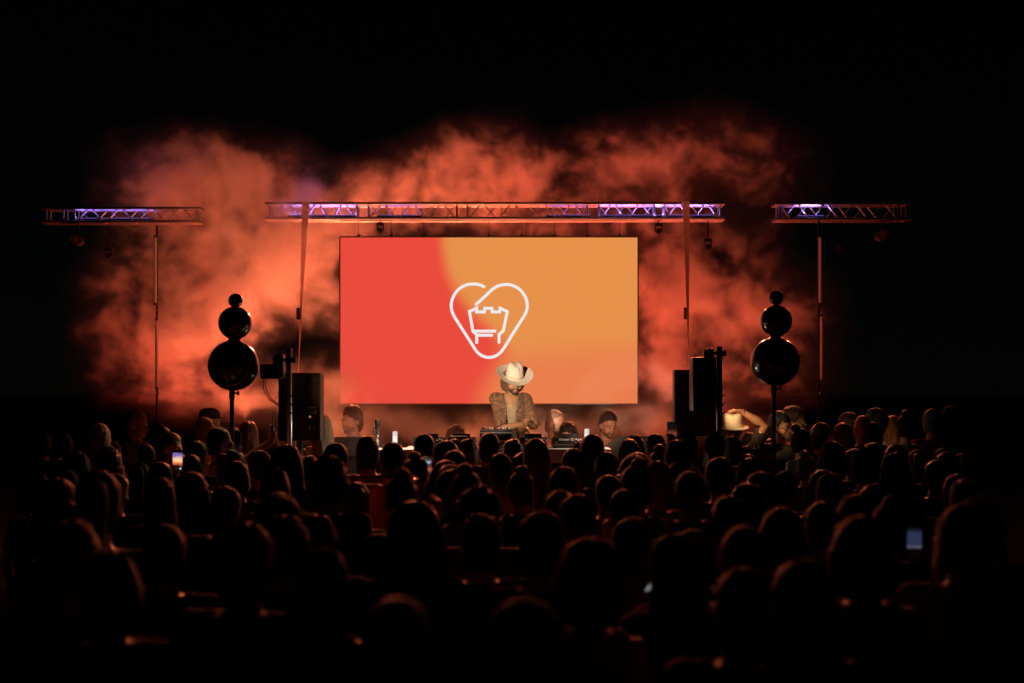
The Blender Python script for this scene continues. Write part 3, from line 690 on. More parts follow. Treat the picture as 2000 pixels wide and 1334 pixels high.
def torso(bm, sx, inf=0., z0=.84, z1=1.5, lean=0.):
    d = SHAPE[sx]; pts, rad = [], []
    for z, rx, ry, oy in TORSO:
        if z < z0-.001 or z > z1+.001: continue
        k = d['tor'] if z > 1.0 else d['hip']
        if sx == 'f' and 1.05 < z < 1.2: k *= .9
        pts.append((0, oy+lean*(z-.9)**2, z)); rad.append((rx*k+inf, ry*(k+.04)+inf))
    tube2(bm, pts, rad)
def tube2(bm, pts, rad, n=20):     # horizontal elliptical rings
    rings = [[bm.verts.new((p[0]+math.cos(2*math.pi*k/n)*r[0], p[1]+math.sin(2*math.pi*k/n)*r[1], p[2])) for k in range(n)] for p, r in zip(pts, rad)]
    for i in range(len(rings)-1):
        for k in range(n): bm.faces.new((rings[i][k], rings[i][(k+1) % n], rings[i+1][(k+1) % n], rings[i+1][k]))
    bm.faces.new(list(reversed(rings[0]))); bm.faces.new(rings[-1])
def ik(s, w, side, hint=None, up=.285, lo=.255):
    s, w = Vector(s), Vector(w); d = w-s; L = d.length
    if L > up+lo-.01: w = s+d*((up+lo-.01)/L); d = w-s; L = d.length
    a = (up*up-lo*lo+L*L)/(2*L); h = math.sqrt(max(up*up-a*a, 0)); u = d/L
    hv = Vector(hint or (side*.5, .25, -1)); hv = (hv-u*hv.dot(u)).normalized()
    return s+u*a+hv*h, w
def hand(bm, w, d, nrm, curl=.5, side=1, k=1.):
    """wrist w, direction d, palm normal nrm; five fingers"""
    d = Vector(d).normalized(); nrm = Vector(nrm); nrm = (nrm-d*nrm.dot(d)).normalized(); s = d.cross(nrm)*side
    tube(bm, [w-d*.02, w+d*.03*k, w+d*.075*k, w+d*.095*k], [(.021*k, .026*k), (.038*k, .017*k), (.042*k, .016*k), (.036*k, .012*k)] if abs(d.z) < .9 else [.024*k, .032*k, .034*k, .026*k], 12)
    ell(bm, w+d*.05*k, (.036*k, .036*k, .036*k)) if False else None
    for i, (o, ln) in enumerate(((-.030, .066), (-.010, .076), (.011, .072), (.031, .056))):
        b = w+d*.085*k+s*o*k; L = ln*k; c = curl*(1+.08*i)
        p1 = b+(d*math.cos(c*.5)+nrm*math.sin(c*.5))*L*.45
        p2 = p1+(d*math.cos(c*1.2)+nrm*math.sin(c*1.2))*L*.32
        p3 = p2+(d*math.cos(c*1.9)+nrm*math.sin(c*1.9))*L*.26
        tube(bm, [b-d*.015, p1, p2, p3], [.0098*k, .0092*k, .0085*k, .0066*k], 8)
    t0 = w+d*.025*k-s*.028*k; t1 = t0+(d*.6-s*.8)*.038*k+nrm*.008*k; t2 = t1+(d*.85-s*.25+nrm*curl*.5)*.032*k; t3 = t2+(d*.9+nrm*curl*.6)*.024*k
    tube(bm, [t0, t1, t2, t3], [.014*k, .0125*k, .0105*k, .008*k], 8)
def arms_down(sx):
    s = SHAPE[sx]['sh']; r = {}
    for side in (-1, 1):
        S_ = Vector((side*s, .008, 1.418)); r[side] = (S_, Vector((side*(s+.05), .035, 1.125)), Vector((side*(s+.045), -.05, .88)), Vector((0, -.15, -1)), Vector((-side, 0, 0)))
    return r
def arm_to(sx, side, w, d=None, nrm=(0, -1, 0), hint=None):
    S_ = Vector((side*SHAPE[sx]['sh'], .008, 1.418)); e, w = ik(S_, w, side, hint)
    return (S_, e, w, Vector(d) if d else (w-e).normalized(), Vector(nrm))
def head(bm, HM, sx):
    t = bmesh.new(); f = sx == 'f'; k = .96 if f else 1.
    ell(t, (0, .012, 1.655), (.077*k, .097, .100), u=24, v=16)
    ell(t, (0, -.026, 1.60), (.064*k, .067, .088), u=20, v=14)
    ell(t, (0, -.018, 1.562), (.058*k*(.92 if f else 1), .062, .046))
    ell(t, (0, -.058, 1.536), (.030 if not f else .024, .030, .024))
    for s in (-1, 1):
        ell(t, (s*.038, -.062, 1.588), (.027, .027, .026)); ell(t, (s*.079*k, .012, 1.612), (.011, .022, .033), Matrix.Rotation(s*-.3, 3, 'Z'))
    tube(t, [(-.048, -.070, 1.642), (-.024, -.085, 1.645), (0, -.088, 1.643), (.024, -.085, 1.645), (.048, -.070, 1.642)], .0115 if not f else .008, 8)
    tube(t, [(0, -.085, 1.642), (0, -.098, 1.622), (0, -.113, 1.598), (0, -.100, 1.588)], [.0085, .0095, .0135, .010], 10)
    for s in (-1, 1): ell(t, (s*.012, -.098, 1.595), (.010, .012, .008))
    ell(t, (0, -.092, 1.566), (.024, .012, .007)); ell(t, (0, -.090, 1.555), (.021, .012, .007))
    bmesh.ops.transform(t, matrix=HM, verts=t.verts)
    me = bpy.data.meshes.new('t'); t.to_mesh(me); t.free(); bm.from_mesh(me); bpy.data.meshes.remove(me)
def make_body(sx, yaw=0., pitch=0., roll=0., arms=None, vox=.012, off=(0, 0, 0), curl=.5, legs=True):
    bm = bmesh.new(); d = SHAPE[sx]; HM = headmat(yaw, pitch, roll, off); arms = arms or arms_down(sx)
    head(bm, HM, sx)
    chin = HM @ Vector((0, .012, 1.575))
    tube(bm, [(0, .02, 1.42), (0, .02, 1.48), tuple(chin)], [d['nk']*1.25, d['nk'], d['nk']*.95], 16)
    torso(bm, sx)
    for side, (s, e, w, hd, nr) in arms.items():
        k = d['arm']
        ell(bm, s+Vector((0, 0, -.005)), (.058*k, .055*k, .055*k))
        tube(bm, [Vector((side*.09, .012, 1.43)), s, s.lerp(e, .35), e, e.lerp(w, .3), e.lerp(w, .7), w], [.045*k, .053*k, .050*k, .041*k, .042*k, .034*k, .026*k], 12)
        hand(bm, w, hd, nr, curl, side, .95 if sx == 'm' else .86)
    if legs:
        for s in (-1, 1):
            tube(bm, [(s*.085, .01, .93), (s*.095, .005, .72), (s*.095, -.005, .49), (s*.097, .02, .34), (s*.10, .03, .09), (s*.10, .02, .035)], [.092, .083, .058, .056, .037, .04], 12)
            ell(bm, (s*.103, -.045, .038), (.042, .115, .036))
    else:
        pass
    return remesh(bm, vox), HM
def make_shirt(sx, arms, sleeve=.8, z0=.84, inf=.014, z1=1.475, cut=None, vox=.012, loose=0., it=5):
    bm = bmesh.new(); torso(bm, sx, inf+loose, z0, z1)
    k = SHAPE[sx]['arm']; q = inf+loose*.6
    for side, (s, e, w, hd, nr) in arms.items():
        if sleeve <= 0:
            tube(bm, [Vector((side*.07, .012, 1.44)), s.lerp(Vector((0, .01, 1.42)), .25)], [.045*k+q, .050*k+q], 12); continue
        ell(bm, s+Vector((0, 0, -.005)), (.058*k+q, .055*k+q, .055*k+q))
        pts = [Vector((side*.09, .012, 1.43)), s]; rad = [.045*k+q, .053*k+q]
        if sleeve <= 1: pts += [s.lerp(e, sleeve*.5), s.lerp(e, sleeve)]; rad += [.05*k+q+.004, .045*k+q+.010]
        else: pts += [s.lerp(e, .5), e, e.lerp(w, (sleeve-1)*.5), e.lerp(w, sleeve-1)]; rad += [.05*k+q+.004, .042*k+q+.006, .042*k+q, .03*k+q+.004]
        tube(bm, pts, rad, 12)
    return remesh(bm, vox, it, 'shirt', cut)
def make_trousers(sx):
    bm = bmesh.new(); torso(bm, sx, .012, .84, 1.03)
    for s in (-1, 1): tube(bm, [(s*.085, .01, .95), (s*.095, .005, .72), (s*.095, 0, .49), (s*.097, .02, .30), (s*.10, .03, .07)], [.106, .098, .078, .072, .066], 12)
    return remesh(bm, .016, 4, 'trousers')
TROUSERS = {k: make_trousers(k) for k in 'mf'}
# ---- hair: rings from the crown down, plus loose strands
TOP = [(1.777, .020, .016, .020), (1.769, .020, .037, .045), (1.752, .019, .058, .070), (1.728, .018, .074, .087), (1.700, .019, .084, .096)]
def top(k, dz): return [(z+dz*(z-1.64)/.137, y, a*k, b*k) for z, y, a, b in TOP]
STY = {
 'short': top(1.02, .004)+[(1.67, .025, .088, .095), (1.635, .036, .087, .085), (1.60, .048, .081, .073), (1.565, .056, .071, .060), (1.53, .058, .060, .046), (1.515, .056, .04, .03)],
 'crop': top(.97, -.004)+[(1.665, .027, .082, .087), (1.635, .038, .081, .078), (1.60, .048, .075, .068), (1.565, .055, .065, .055), (1.54, .056, .05, .04)],
 'bob': top(1.09, .010)+[(1.66, .032, .099, .096), (1.62, .042, .105, .088), (1.58, .048, .107, .082), (1.54, .05, .103, .076), (1.505, .052, .092, .064), (1.49, .052, .07, .045)],
 'long': top(1.07, .008)+[(1.66, .032, .096, .095), (1.61, .044, .098, .085), (1.55, .052, .100, .076), (1.47, .062, .112, .070), (1.38, .080, .124, .062), (1.28, .092, .120, .052), (1.19, .098, .100, .042), (1.13, .10, .07, .026)],
 'wide': top(1.17, .018)+[(1.66, .030, .110, .102), (1.60, .042, .122, .094), (1.53, .052, .134, .086), (1.45, .062, .148, .080), (1.36, .078, .158, .070), (1.26, .09, .148, .056), (1.18, .095, .115, .04)],
 'mop': top(1.15, .016)+[(1.665, .028, .102, .104), (1.63, .038, .102, .094), (1.595, .05, .094, .082), (1.56, .056, .078, .066), (1.53, .058, .056, .045)],
}
STY['hatbob'] = [(1.735, .02, .05, .06), (1.715, .02, .072, .085)]+STY['bob'][5:]; STY['hatmop'] = [(1.735, .02, .05, .06), (1.715, .02, .07, .082)]+[(z, y, a-.012, b-.008) for z, y, a, b in STY['mop'][5:]]
STY['tail'] = STY['crop']; STY['bun'] = STY['crop']
def ringpt(rings, t, a, off=0.):
    i = min(int(t), len(rings)-2); f = t-i; p, q = rings[i], rings[i+1]
    z, y, rx, ry = [p[k]*(1-f)+q[k]*f for k in range(4)]
    return Vector((math.cos(a)*(rx+off), y+math.sin(a)*(ry+off), z))
def make_hair(style, seed, nst=800, fly=.22):
    rnd = random.Random(seed); rings = STY[style]; n = 56; bm = bmesh.new(); V = []
    rough = {'mop': .013, 'wide': .011, 'long': .009, 'bob': .008, 'short': .008, 'crop': .006}.get(style, .004)
    sub = []
    for i in range(len(rings)-1):
        for j in range(3): sub.append(i+j/3)
    sub.append(len(rings)-1)
    ph = [rnd.uniform(-1, 1) for _ in range(n)]
    for t in sub:
        row = []
        for k in range(n):
            a = 2*math.pi*k/n; p = ringpt(rings, t, a)
            o = rough*(mnoise.noise(Vector((math.cos(a)*4+seed, math.sin(a)*4, t*.35)))*1.7+.28*ph[k]+.9*mnoise.noise(p*26+Vector((seed*3, 1, 0)))+(mnoise.noise(p*38+Vector((seed, 0, 0)))*1.5 if style == 'mop' else 0))
            pt = ringpt(rings, t, a, o)
            if style in ('long', 'wide', 'bob') and seed % 2 and pt.z > 1.70:      # parting along the crown
                pt.z -= .007*math.exp(-((pt.x-.01)/.012)**2)
            row.append(bm.verts.new(pt))
        V.append(row)
    for i in range(len(V)-1):
        for k in range(n): bm.faces.new((V[i][k], V[i+1][k], V[i+1][(k+1) % n], V[i][(k+1) % n]))
    top = bm.verts.new((0, .02, rings[0][0]+.004))
    for k in range(n): bm.faces.new((top, V[0][k], V[0][(k+1) % n]))
    bot = bm.verts.new((0, rings[-1][1], rings[-1][0]-.002))
    for k in range(n): bm.faces.new((bot, V[-1][(k+1) % n], V[-1][k]))
    L = len(rings)-1
    for s in range(nst):
        a = rnd.uniform(0, 2*math.pi); t0 = rnd.uniform(0, L*.6); ln = rnd.uniform(1.5, 4); st = []
        off0 = rnd.uniform(.001, .003); out = rnd.uniform(.002, .006) if rnd.random() > fly else rnd.uniform(.008, .028)
        if style == 'mop': out *= 2.2
        da = rnd.gauss(0, .06)
        for j in range(5):
            t = min(t0+ln*j/4, L-.01); st.append(ringpt(rings, t, a+da*j/2+(rnd.gauss(0, .05) if style == 'mop' else 0), off0+out*(j/4)**1.5))
        wv = Vector((-math.sin(a), math.cos(a), 0))*rnd.uniform(.0009, .002)
        prev = None
        for j, p in enumerate(st):
            k = 1-.8*j/4; cur = (bm.verts.new(p-wv*k), bm.verts.new(p+wv*k))
            if prev: bm.faces.new((prev[0], prev[1], cur[1], cur[0]))
            prev = cur
    if style == 'bun':
        ell(bm, (0, .085, 1.775), (.046, .046, .042), u=20, v=14)
    if style == 'tail':
        tube(bm, spline([(0, .10, 1.70), (0, .135, 1.705), (0, .155, 1.64), (.005, .15, 1.52), (.0, .145, 1.40), (0, .14, 1.33)], 4), [.022, .024, .027, .030, .033, .035, .036, .037, .038, .038, .037, .036, .035, .033, .031, .028, .025, .02, .015, .01, .004], 12)
    if style == 'mop':
        for s in range(70):
            a = rnd.uniform(0, 2*math.pi); t = rnd.uniform(0, L*.75); p = ringpt(rings, t, a, .0); r = rnd.uniform(.012, .024); ell(bm, p, (r, r, r*.8), u=8, v=6)
    me = mesh_from(bm, 'hair'); 
    for p in me.polygons: p.use_smooth = True
    return me
HM_CACHE = {}
def hair_mesh(style, seed):
    k = (style, seed % 3)
    if k not in HM_CACHE: HM_CACHE[k] = make_hair(style, 11+seed % 3*17+len(style))
    return HM_CACHE[k]
BODY = {}
def body_variant(key):
    if key not in BODY:
        sx, yaw = key; arms = arms_down(sx); me, HM = make_body(sx, R(yaw), R(4), arms=arms)
        sh = {s: make_shirt(sx, arms, s, vox=.013) for s in ((.8, 1.9) if sx == 'm' else (0, .6))}
        BODY[key] = (me, HM, sh)
    return BODY[key]
def person(label, loc, rz, H, me, HM, skin, hair=None, hcol='black', shirt=None, scol='black', trouser='m', tcol='denim', group=None, seed=0, vary=False):
    o = obj('person', me, None, None, label, 'person', group); put_mat(o, SKIN[skin])
    o.location = loc; o.rotation_euler = (0, 0, rz); s = H/1.765; o.scale = (s, s, s)
    o['hm'] = [c for r in HM for c in r]
    if hair:
        h = obj('hair', hair_mesh(hair, seed), None, o); put_mat(h, HAIR[hcol])
        rr = random.Random(seed*7+3); kx, kz = (rr.uniform(.97, 1.09), rr.uniform(.99, 1.05)) if vary else (1, 1)
        h.matrix_local = HM @ Matrix.Translation((0, 0, 1.66)) @ Matrix.Diagonal((kx, 1, kz, 1)) @ Matrix.Translation((0, 0, -1.66))
    if shirt is not None:
        c = obj('shirt', shirt, None, o); put_mat(c, CLOTH[scol] if isinstance(scol, str) else scol)
    c = obj('trousers', TROUSERS[trouser], None, o); put_mat(c, CLOTH[tcol])
    return o
def put_mat(o, m):
    if not o.data.materials: o.data.materials.append(None)
    o.material_slots[0].link = 'OBJECT'; o.material_slots[0].material = m
EYE = bmesh.new(); ell(EYE, (0, 0, 0), (.0125, .011, .0085), u=14, v=10); EYE = smooth(mesh_from(EYE, 'eye')); EYE.materials.append(mat('eye_white', (.55, .5, .45), .2))
IRIS = bmesh.new(); ell(IRIS, (0, -.0075, 0), (.0062, .0045, .0062), u=10, v=8); IRIS = smooth(mesh_from(IRIS, 'iris')); IRIS.materials.append(mat('iris_dark', (.02, .012, .008), .1))
BROW = smooth(mesh_from(TB([(-.020, .006, -.003), (-.008, .0, .002), (.008, -.002, .002), (.02, .0, -.003)], [.0025, .0042, .0042, .0025], 6), 'eyebrow'))
LIPS = bmesh.new(); ell(LIPS, (0, 0, .0045), (.023, .010, .0055)); ell(LIPS, (0, .001, -.0045), (.019, .010, .006)); LIPS = smooth(mesh_from(LIPS, 'lips')); LIPS.materials.append(mat('lip', (.30, .11, .085), .4))
def face(o, bcol='brown', open_=True):
    HM = Matrix([o['hm'][i*4:i*4+4] for i in range(4)])
    for s in (-1, 1):
        e = obj('eye', EYE, None, o); e.matrix_local = HM @ Matrix.Translation((s*.030, -.0815, 1.622)) @ Matrix.Rotation(s*-.25, 4, 'Z')
        i = obj('iris', IRIS, None, e); i.location = (0, -.003, 0)
        b = obj('eyebrow', BROW, None, o); put_mat(b, HAIR[bcol]); b.matrix_local = HM @ Matrix.Translation((s*.030, -.0915, 1.6455)) @ Matrix.Rotation(s*-.35, 4, 'Z')
    l_ = obj('lips', LIPS, None, o); l_.matrix_local = HM @ Matrix.Translation((0, -.0965, 1.5605))
    return HM
def add(o, name, me, m, HM=None, parent=None):
    if isinstance(me, bmesh.types.BMesh): me = smooth(mesh_from(me, name), 50)
    c = obj(name, me, m, parent or o)
    if HM is not None: c.matrix_local = HM
    return c
def beard_mesh(full=True, seed=1):
    bm = bmesh.new()
    ell(bm, (0, -.020, 1.556), (.0625, .066, .046), u=24, v=16); ell(bm, (0, -.060, 1.533), (.034, .034, .028))
    if full:
        tube(bm, [(-.034, -.074, 1.560), (-.02, -.090, 1.576), (0, -.097, 1.579), (.02, -.090, 1.576), (.034, -.074, 1.560)], [.006, .007, .007, .007, .006], 8)
    me = remesh(bm, .006, 2, 'beard', None)
    b = bmesh.new(); b.from_mesh(me)
    dl = [f for f in b.faces if (f.calc_center_median().z > 1.578+.35*max(0, f.calc_center_median().y+.03) and not (abs(f.calc_center_median().x) < .035 and f.calc_center_median().y < -.085)) or f.calc_center_median().y > .04
          or (abs(f.calc_center_median().x) < .018 and 1.548 < f.calc_center_median().z < 1.571 and f.calc_center_median().y < -.05)]
    bmesh.ops.delete(b, geom=dl, context='FACES')
    for v in b.verts: v.co += v.normal*(.001+.0025*mnoise.noise(v.co*120))
    b.to_mesh(me); b.free(); return me
BEARD = beard_mesh(); 
def glasses(o, HM, m, dark=False):
    fr_ = bmesh.new()
    for s in (-1, 1):
        tube(fr_, [(s*.033+math.cos(a)*.023, -.103+.010*abs(math.cos(a)*s*.5), 1.619+math.sin(a)*.020) for a in [i/20*2*math.pi for i in range(21)]], .0022, 6, False)
        tube(fr_, [(s*.056, -.098, 1.625), (s*.076, -.05, 1.625), (s*.082, .02, 1.62)], .002, 6)
    tube(fr_, [(-.01, -.104, 1.622), (.01, -.104, 1.622)], .002, 6)
    g_ = add(o, 'glasses', fr_, m, HM)
    for s in (-1, 1):
        l_ = bmesh.new(); tube(l_, [(s*.033, -.1025, 1.619), (s*.033, -.1035, 1.619)], .0225, 20)
        add(o, 'lens', l_, mat('lens_dark', (.01, .01, .01), .08) if dark else mat('lens_clear', (.9, .9, .9), .02, trans=1.), None, g_)
ARMS0 = {k: arms_down(k) for k in 'mf'}

# ---- the performer
dj_arms = {-1: arm_to('s', -1, (.08, -.30, 1.19), (.6, -.5, -.55), (-.3, -.3, -.85), (-.45, .6, -1)), 1: arm_to('s', 1, (.115, -.25, 1.22), (-.25, -.7, -.62), (.1, -.4, -.9), (.55, .5, -1))}
me, HM = make_body('s', R(8), R(26), arms=dj_arms, vox=.0075, off=(.02, -.035, -.022), curl=.35)
YD = 13.98
dj = person('performer in wide pale hat and speckled open jacket bending over the decks', (PX(997, YD), YD, RZ), R(4), 1.905, me, HM, 'bronze', 'hatbob', 'light', None, 'black', 'm', 'black')
face(dj, 'brown')
beard = add(dj, 'beard', BEARD, None, HM); put_mat(beard, HAIR['brown'])
tank = make_shirt('s', dj_arms, 0, inf=.010, vox=.009, cut=lambda c: (c.y < .02 and c.z > 1.31 and abs(c.x) < (c.z-1.31)*.50) or (c.z > 1.40))
c = obj('tank_top', tank, None, dj); put_mat(c, CLOTH['taupe'])
def speckle():
    m = bpy.data.materials.new('speckled_fabric'); m.use_nodes = True; n, l = m.node_tree.nodes, m.node_tree.links; b = n['Principled BSDF']
    tc = n.new('ShaderNodeTexCoord'); v = n.new('ShaderNodeTexNoise'); v.inputs['Scale'].default_value = 135; v.inputs['Detail'].default_value = 2; l.new(tc.outputs['Object'], v.inputs['Vector'])
    r = n.new('ShaderNodeValToRGB'); r.color_ramp.elements[0].position = .47; r.color_ramp.elements[0].color = (.018, .008, .005, 1); r.color_ramp.elements[1].position = .56; r.color_ramp.elements[1].color = (.26, .115, .055, 1)
    l.new(v.outputs[0], r.inputs[0]); l.new(r.outputs[0], b.inputs['Base Color']); b.inputs['Roughness'].default_value = .9; return m
jk = make_shirt('s', dj_arms, .95, z0=.84, inf=.018, loose=.006, vox=.010, cut=lambda c: (c.y < .0 and abs(c.x) < .062+.02*math.sin(c.z*9)+max(0, (1.2-c.z))*.12) or c.z > 1.49)
c = obj('open_jacket', jk, None, dj); put_mat(c, speckle())
def folds(me, amp, sc, seed=0):
    nr = [v.normal.copy() for v in me.vertices]; new = []
    for v, n_ in zip(me.vertices, nr):
        p = v.co; new.extend(p+n_*amp*(mnoise.noise(Vector((p.x*sc, p.y*sc, p.z*sc*.35))+Vector((seed, 0, 0)))+.4*mnoise.noise(p*sc*2.3)))
    me.vertices.foreach_set('co', new); me.update()
folds(jk, .010, 12); folds(tank, .007, 20, 3)
def fedora():
    bm = bmesh.new(); n = 56
    prof = [(.0, .134, 0), (.030, .133, 0), (.058, .125, 0), (.073, .104, 0), (.080, .06, 0), (.087, .02, 0), (.090, .004, 0), (.096, .0, 0), (.125, -.002, .3), (.155, -.001, .7), (.178, .004, 1.), (.182, .009, 1.), (.178, .008, 1.), (.15, .004, .7), (.12, .0, .3), (.088, -.006, 0)]
    rows = []
    for r, z, curl in prof:
        row = []
        for k in range(n):
            a = 2*math.pi*k/n; x, y = math.cos(a)*r, math.sin(a)*r*1.12
            zz = z+curl*.026*math.cos(a)**2-curl*.010*math.sin(a)**2*(1 if math.sin(a) < 0 else -.5)
            if r < .075 and curl == 0 and z > .09:
                zz -= .024*math.exp(-(x/.020)**2)*min(1, max(0, (y+.055)/.05))
                zz -= .014*max(0, -y)/.07
            if .05 < z < .145 and curl == 0:
                pin = math.exp(-((a-(1.5*math.pi-.62))/.30)**2)+math.exp(-((a-(1.5*math.pi+.62))/.30)**2)
                f = 1-.13*pin*min(1, (z-.03)/.07); x *= f; y *= f
            row.append(bm.verts.new((x, y, zz)))
        rows.append(row)
    for i in range(len(rows)-1):
        for k in range(n): bm.faces.new((rows[i][k], rows[i+1][k], rows[i+1][(k+1) % n], rows[i][(k+1) % n]))
    bmesh.ops.remove_doubles(bm, verts=bm.verts, dist=1e-5)
    bmesh.ops.recalc_face_normals(bm, faces=list(bm.faces))
    return bm
HATM = mat('pale_felt', (.60, .52, .43), .9, bump=.2, bscale=150, var=.06)
hatX = HM @ Matrix.Translation((0, .004, 1.668)) @ Matrix.Rotation(R(3), 4, 'X') @ Matrix.Diagonal((.93, .93, .97, 1))
hat = add(dj, 'hat', fedora(), HATM, hatX)
hb = bmesh.new(); tube2(hb, [(0, 0, .002), (0, 0, .024)], [(.0915, .1025), (.0895, .1003)], 48)
add(dj, 'hat_band', hb, mat('hat_ribbon', (.50, .43, .34), .7), None, hat)

# ---- people behind the decks
def on_px(x, ytop, Y, base=0.): return Vector((PX(x, Y), Y, base)), PZ(ytop, Y)-base
def crew(label, x, ytop, Y, rz, yaw, pitch, sx, skin, hair, hcol, sleeve, scol, base=0., arms=None, vox=.009, seed=0, roll=0., tcol='black', loose=0., cut=None):
    a = arms or arms_down(sx); me, HM = make_body(sx, R(yaw), R(pitch), R(roll), a, vox)
    loc, H = on_px(x, ytop, Y, base)
    sh = make_shirt(sx, a, sleeve, vox=.011, loose=loose, cut=cut) if sleeve is not None else None
    if sh: folds(sh, .006, 14, seed)
    o = person(label, loc, R(rz), H, me, HM, skin, hair, hcol, sh, scol, sx, tcol, seed=seed); return o, HM
def stripes(name, a, b, sc=38, axis=0):
    m = bpy.data.materials.new(name); m.use_nodes = True; n, l = m.node_tree.nodes, m.node_tree.links; bs = n['Principled BSDF']; bs.inputs['Roughness'].default_value = .85
    tc = n.new('ShaderNodeTexCoord'); w = n.new('ShaderNodeTexWave'); w.inputs['Scale'].default_value = sc/6.28*2; w.bands_direction = 'XYZ'[axis]; w.inputs['Distortion'].default_value = 1.2; w.inputs['Detail Scale'].default_value = .4
    l.new(tc.outputs['Object'], w.inputs['Vector']); r = n.new('ShaderNodeValToRGB'); r.color_ramp.elements[0].position = .42; r.color_ramp.elements[0].color = (*a, 1); r.color_ramp.elements[1].position = .58; r.color_ramp.elements[1].color = (*b, 1)
    l.new(w.outputs[0], r.inputs[0]); l.new(r.outputs[0], bs.inputs['Base Color']); return m
o, h = crew('bearded dark-haired man veiled in smoke behind the wedge monitor', 688, 794, 14.45, -25, -20, 3, 'm', 'fair', 'short', 'brown', 1.9, 'cream', seed=3, loose=.006); face(o, 'brown'); c = add(o, 'beard', BEARD, None, h); put_mat(c, HAIR['buzz'])
o, h = crew('curly-haired person mostly hidden behind the unlettered decks', 889, 836, 14.6, 10, 0, 18, 'f', 'fair', 'mop', 'light', .6, 'cream', seed=1); face(o)
o, h = crew('shaven-headed man in glasses and striped shirt leaning to the woman in sunglasses', 1084, 801, 14.55, 45, 15, 4, 'm', 'tan', None, 'brown', .8, stripes('red_stripes', (.25, .04, .03), (.55, .34, .24)), seed=4, loose=.01); face(o, 'brown'); glasses(o, h, BLACKMETAL)
bz = add(o, 'hair', smooth(mesh_from((lambda b: (tube2(b, [(0, .5*0+y, z-.004) for z, y, _, _ in STY['crop']], [(a-.0035, b_-.0035) for _, _, a, b_ in STY['crop']]), b)[1])(bmesh.new()), 'buzz')), HAIR['buzz'], h)
c = add(o, 'beard', BEARD, None, h); put_mat(c, HAIR['brown'])
o, h = crew('dark long-haired woman in sunglasses behind the lettered media player', 1110, 827, 14.2, -22, 0, 6, 'f', 'fair', 'long', 'black', .6, 'black', seed=2); face(o); glasses(o, h, BLACKMETAL, True)
o, h = crew('moustached man in striped shirt looking down beside the slim tube lamp', 1186, 802, 14.3, 12, 8, 14, 'm', 'fair', 'crop', 'brown', .8, stripes('cream_stripes', (.5, .36, .26), (.28, .07, .05)), seed=5, loose=.01); face(o, 'brown'); c = add(o, 'beard', BEARD, None, h); put_mat(c, HAIR['light'])
o, h = crew('blonde long-haired woman half behind the rear-panel loudspeaker', 626, 812, 13.4, 200, 20, 4, 'f', 'fair', 'long', 'blonde', 0, 'white', seed=1)
# man holding his white hat
ha = {-1: arms_down('m')[-1], 1: arm_to('m', 1, (.085, -.02, 1.805), (-1, -.15, .10), (0, .1, -1), (1, -.35, .25))}
o, h = crew('man in flowered shirt pressing a white hat on his head with one raised arm', 1430, 812, 13.35, 0, 0, 10, 'm', 'tan', 'hatmop', 'black', .8, 'black', arms=ha, vox=.008, seed=2, tcol='denim')
face(o)
def flowers():
    m = bpy.data.materials.new('flower_print'); m.use_nodes = True; n, l = m.node_tree.nodes, m.node_tree.links; b = n['Principled BSDF']; b.inputs['Roughness'].default_value = .85
    tc = n.new('ShaderNodeTexCoord'); v = n.new('ShaderNodeTexVoronoi'); v.inputs['Scale'].default_value = 13; v.inputs['Randomness'].default_value = .8; l.new(tc.outputs['Object'], v.inputs['Vector'])
    nz = n.new('ShaderNodeTexNoise'); nz.inputs['Scale'].default_value = 60; l.new(tc.outputs['Object'], nz.inputs['Vector'])
    ad = n.new('ShaderNodeMath'); ad.operation = 'MULTIPLY_ADD'; l.new(nz.outputs[0], ad.inputs[0]); ad.inputs[1].default_value = .5; l.new(v.outputs['Distance'], ad.inputs[2])
    r = n.new('ShaderNodeValToRGB'); r.color_ramp.interpolation = 'CONSTANT'; r.color_ramp.elements[0].color = (.7, .62, .5, 1); r.color_ramp.elements[1].position = .49; r.color_ramp.elements[1].color = (.03, .018, .014, 1)
    l.new(ad.outputs[0], r.inputs[0]); l.new(r.outputs[0], b.inputs['Base Color']); return m
put_mat([c for c in o.children if c.name.startswith('shirt')][0], flowers())
def panama():
    bm = bmesh.new(); n = 40
    prof = [(.0, .118), (.05, .120), (.080, .112), (.092, .09), (.097, .04), (.100, .0), (.108, -.006), (.150, -.010), (.152, -.006), (.108, 0.001)]
    rows = []
    for r, z in prof: rows.append([bm.verts.new((math.cos(2*math.pi*k/n)*r, math.sin(2*math.pi*k/n)*r*1.1, z-(.012*math.exp(-(math.cos(2*math.pi*k/n)*r/.02)**2) if z > .1 else 0))) for k in range(n)])
    for i in range(len(rows)-1):
        for k in range(n): bm.faces.new((rows[i][k], rows[i+1][k], rows[i+1][(k+1) % n], rows[i][(k+1) % n]))
    bmesh.ops.remove_doubles(bm, verts=bm.verts, dist=1e-5); return bm
add(o, 'hat', panama(), mat('white_straw', (.74, .64, .50), .8, bump=.4, bscale=200), h @ Matrix.Translation((0, .01, 1.672)))
wr = bmesh.new(); wp_ = ha[1][2]; tube(wr, [wp_+Vector((.02, 0, -.01))+Vector((0, math.cos(a)*.031, math.sin(a)*.031)) for a in [i/16*2*math.pi for i in range(17)]], .005, 6, False); add(o, 'bracelet', wr, BLACKMETAL)
o, h = crew('grey-bearded man in round glasses and dark shirt behind the plain sphere speaker pole', 1524, 806, 13.55, 35, 10, 2, 'm', 'tan', 'short', 'black', 1.5, 'olive', seed=6, loose=.01); face(o, 'black'); glasses(o, h, BLACKMETAL); c = add(o, 'beard', BEARD, None, h); put_mat(c, HAIR['grey'])
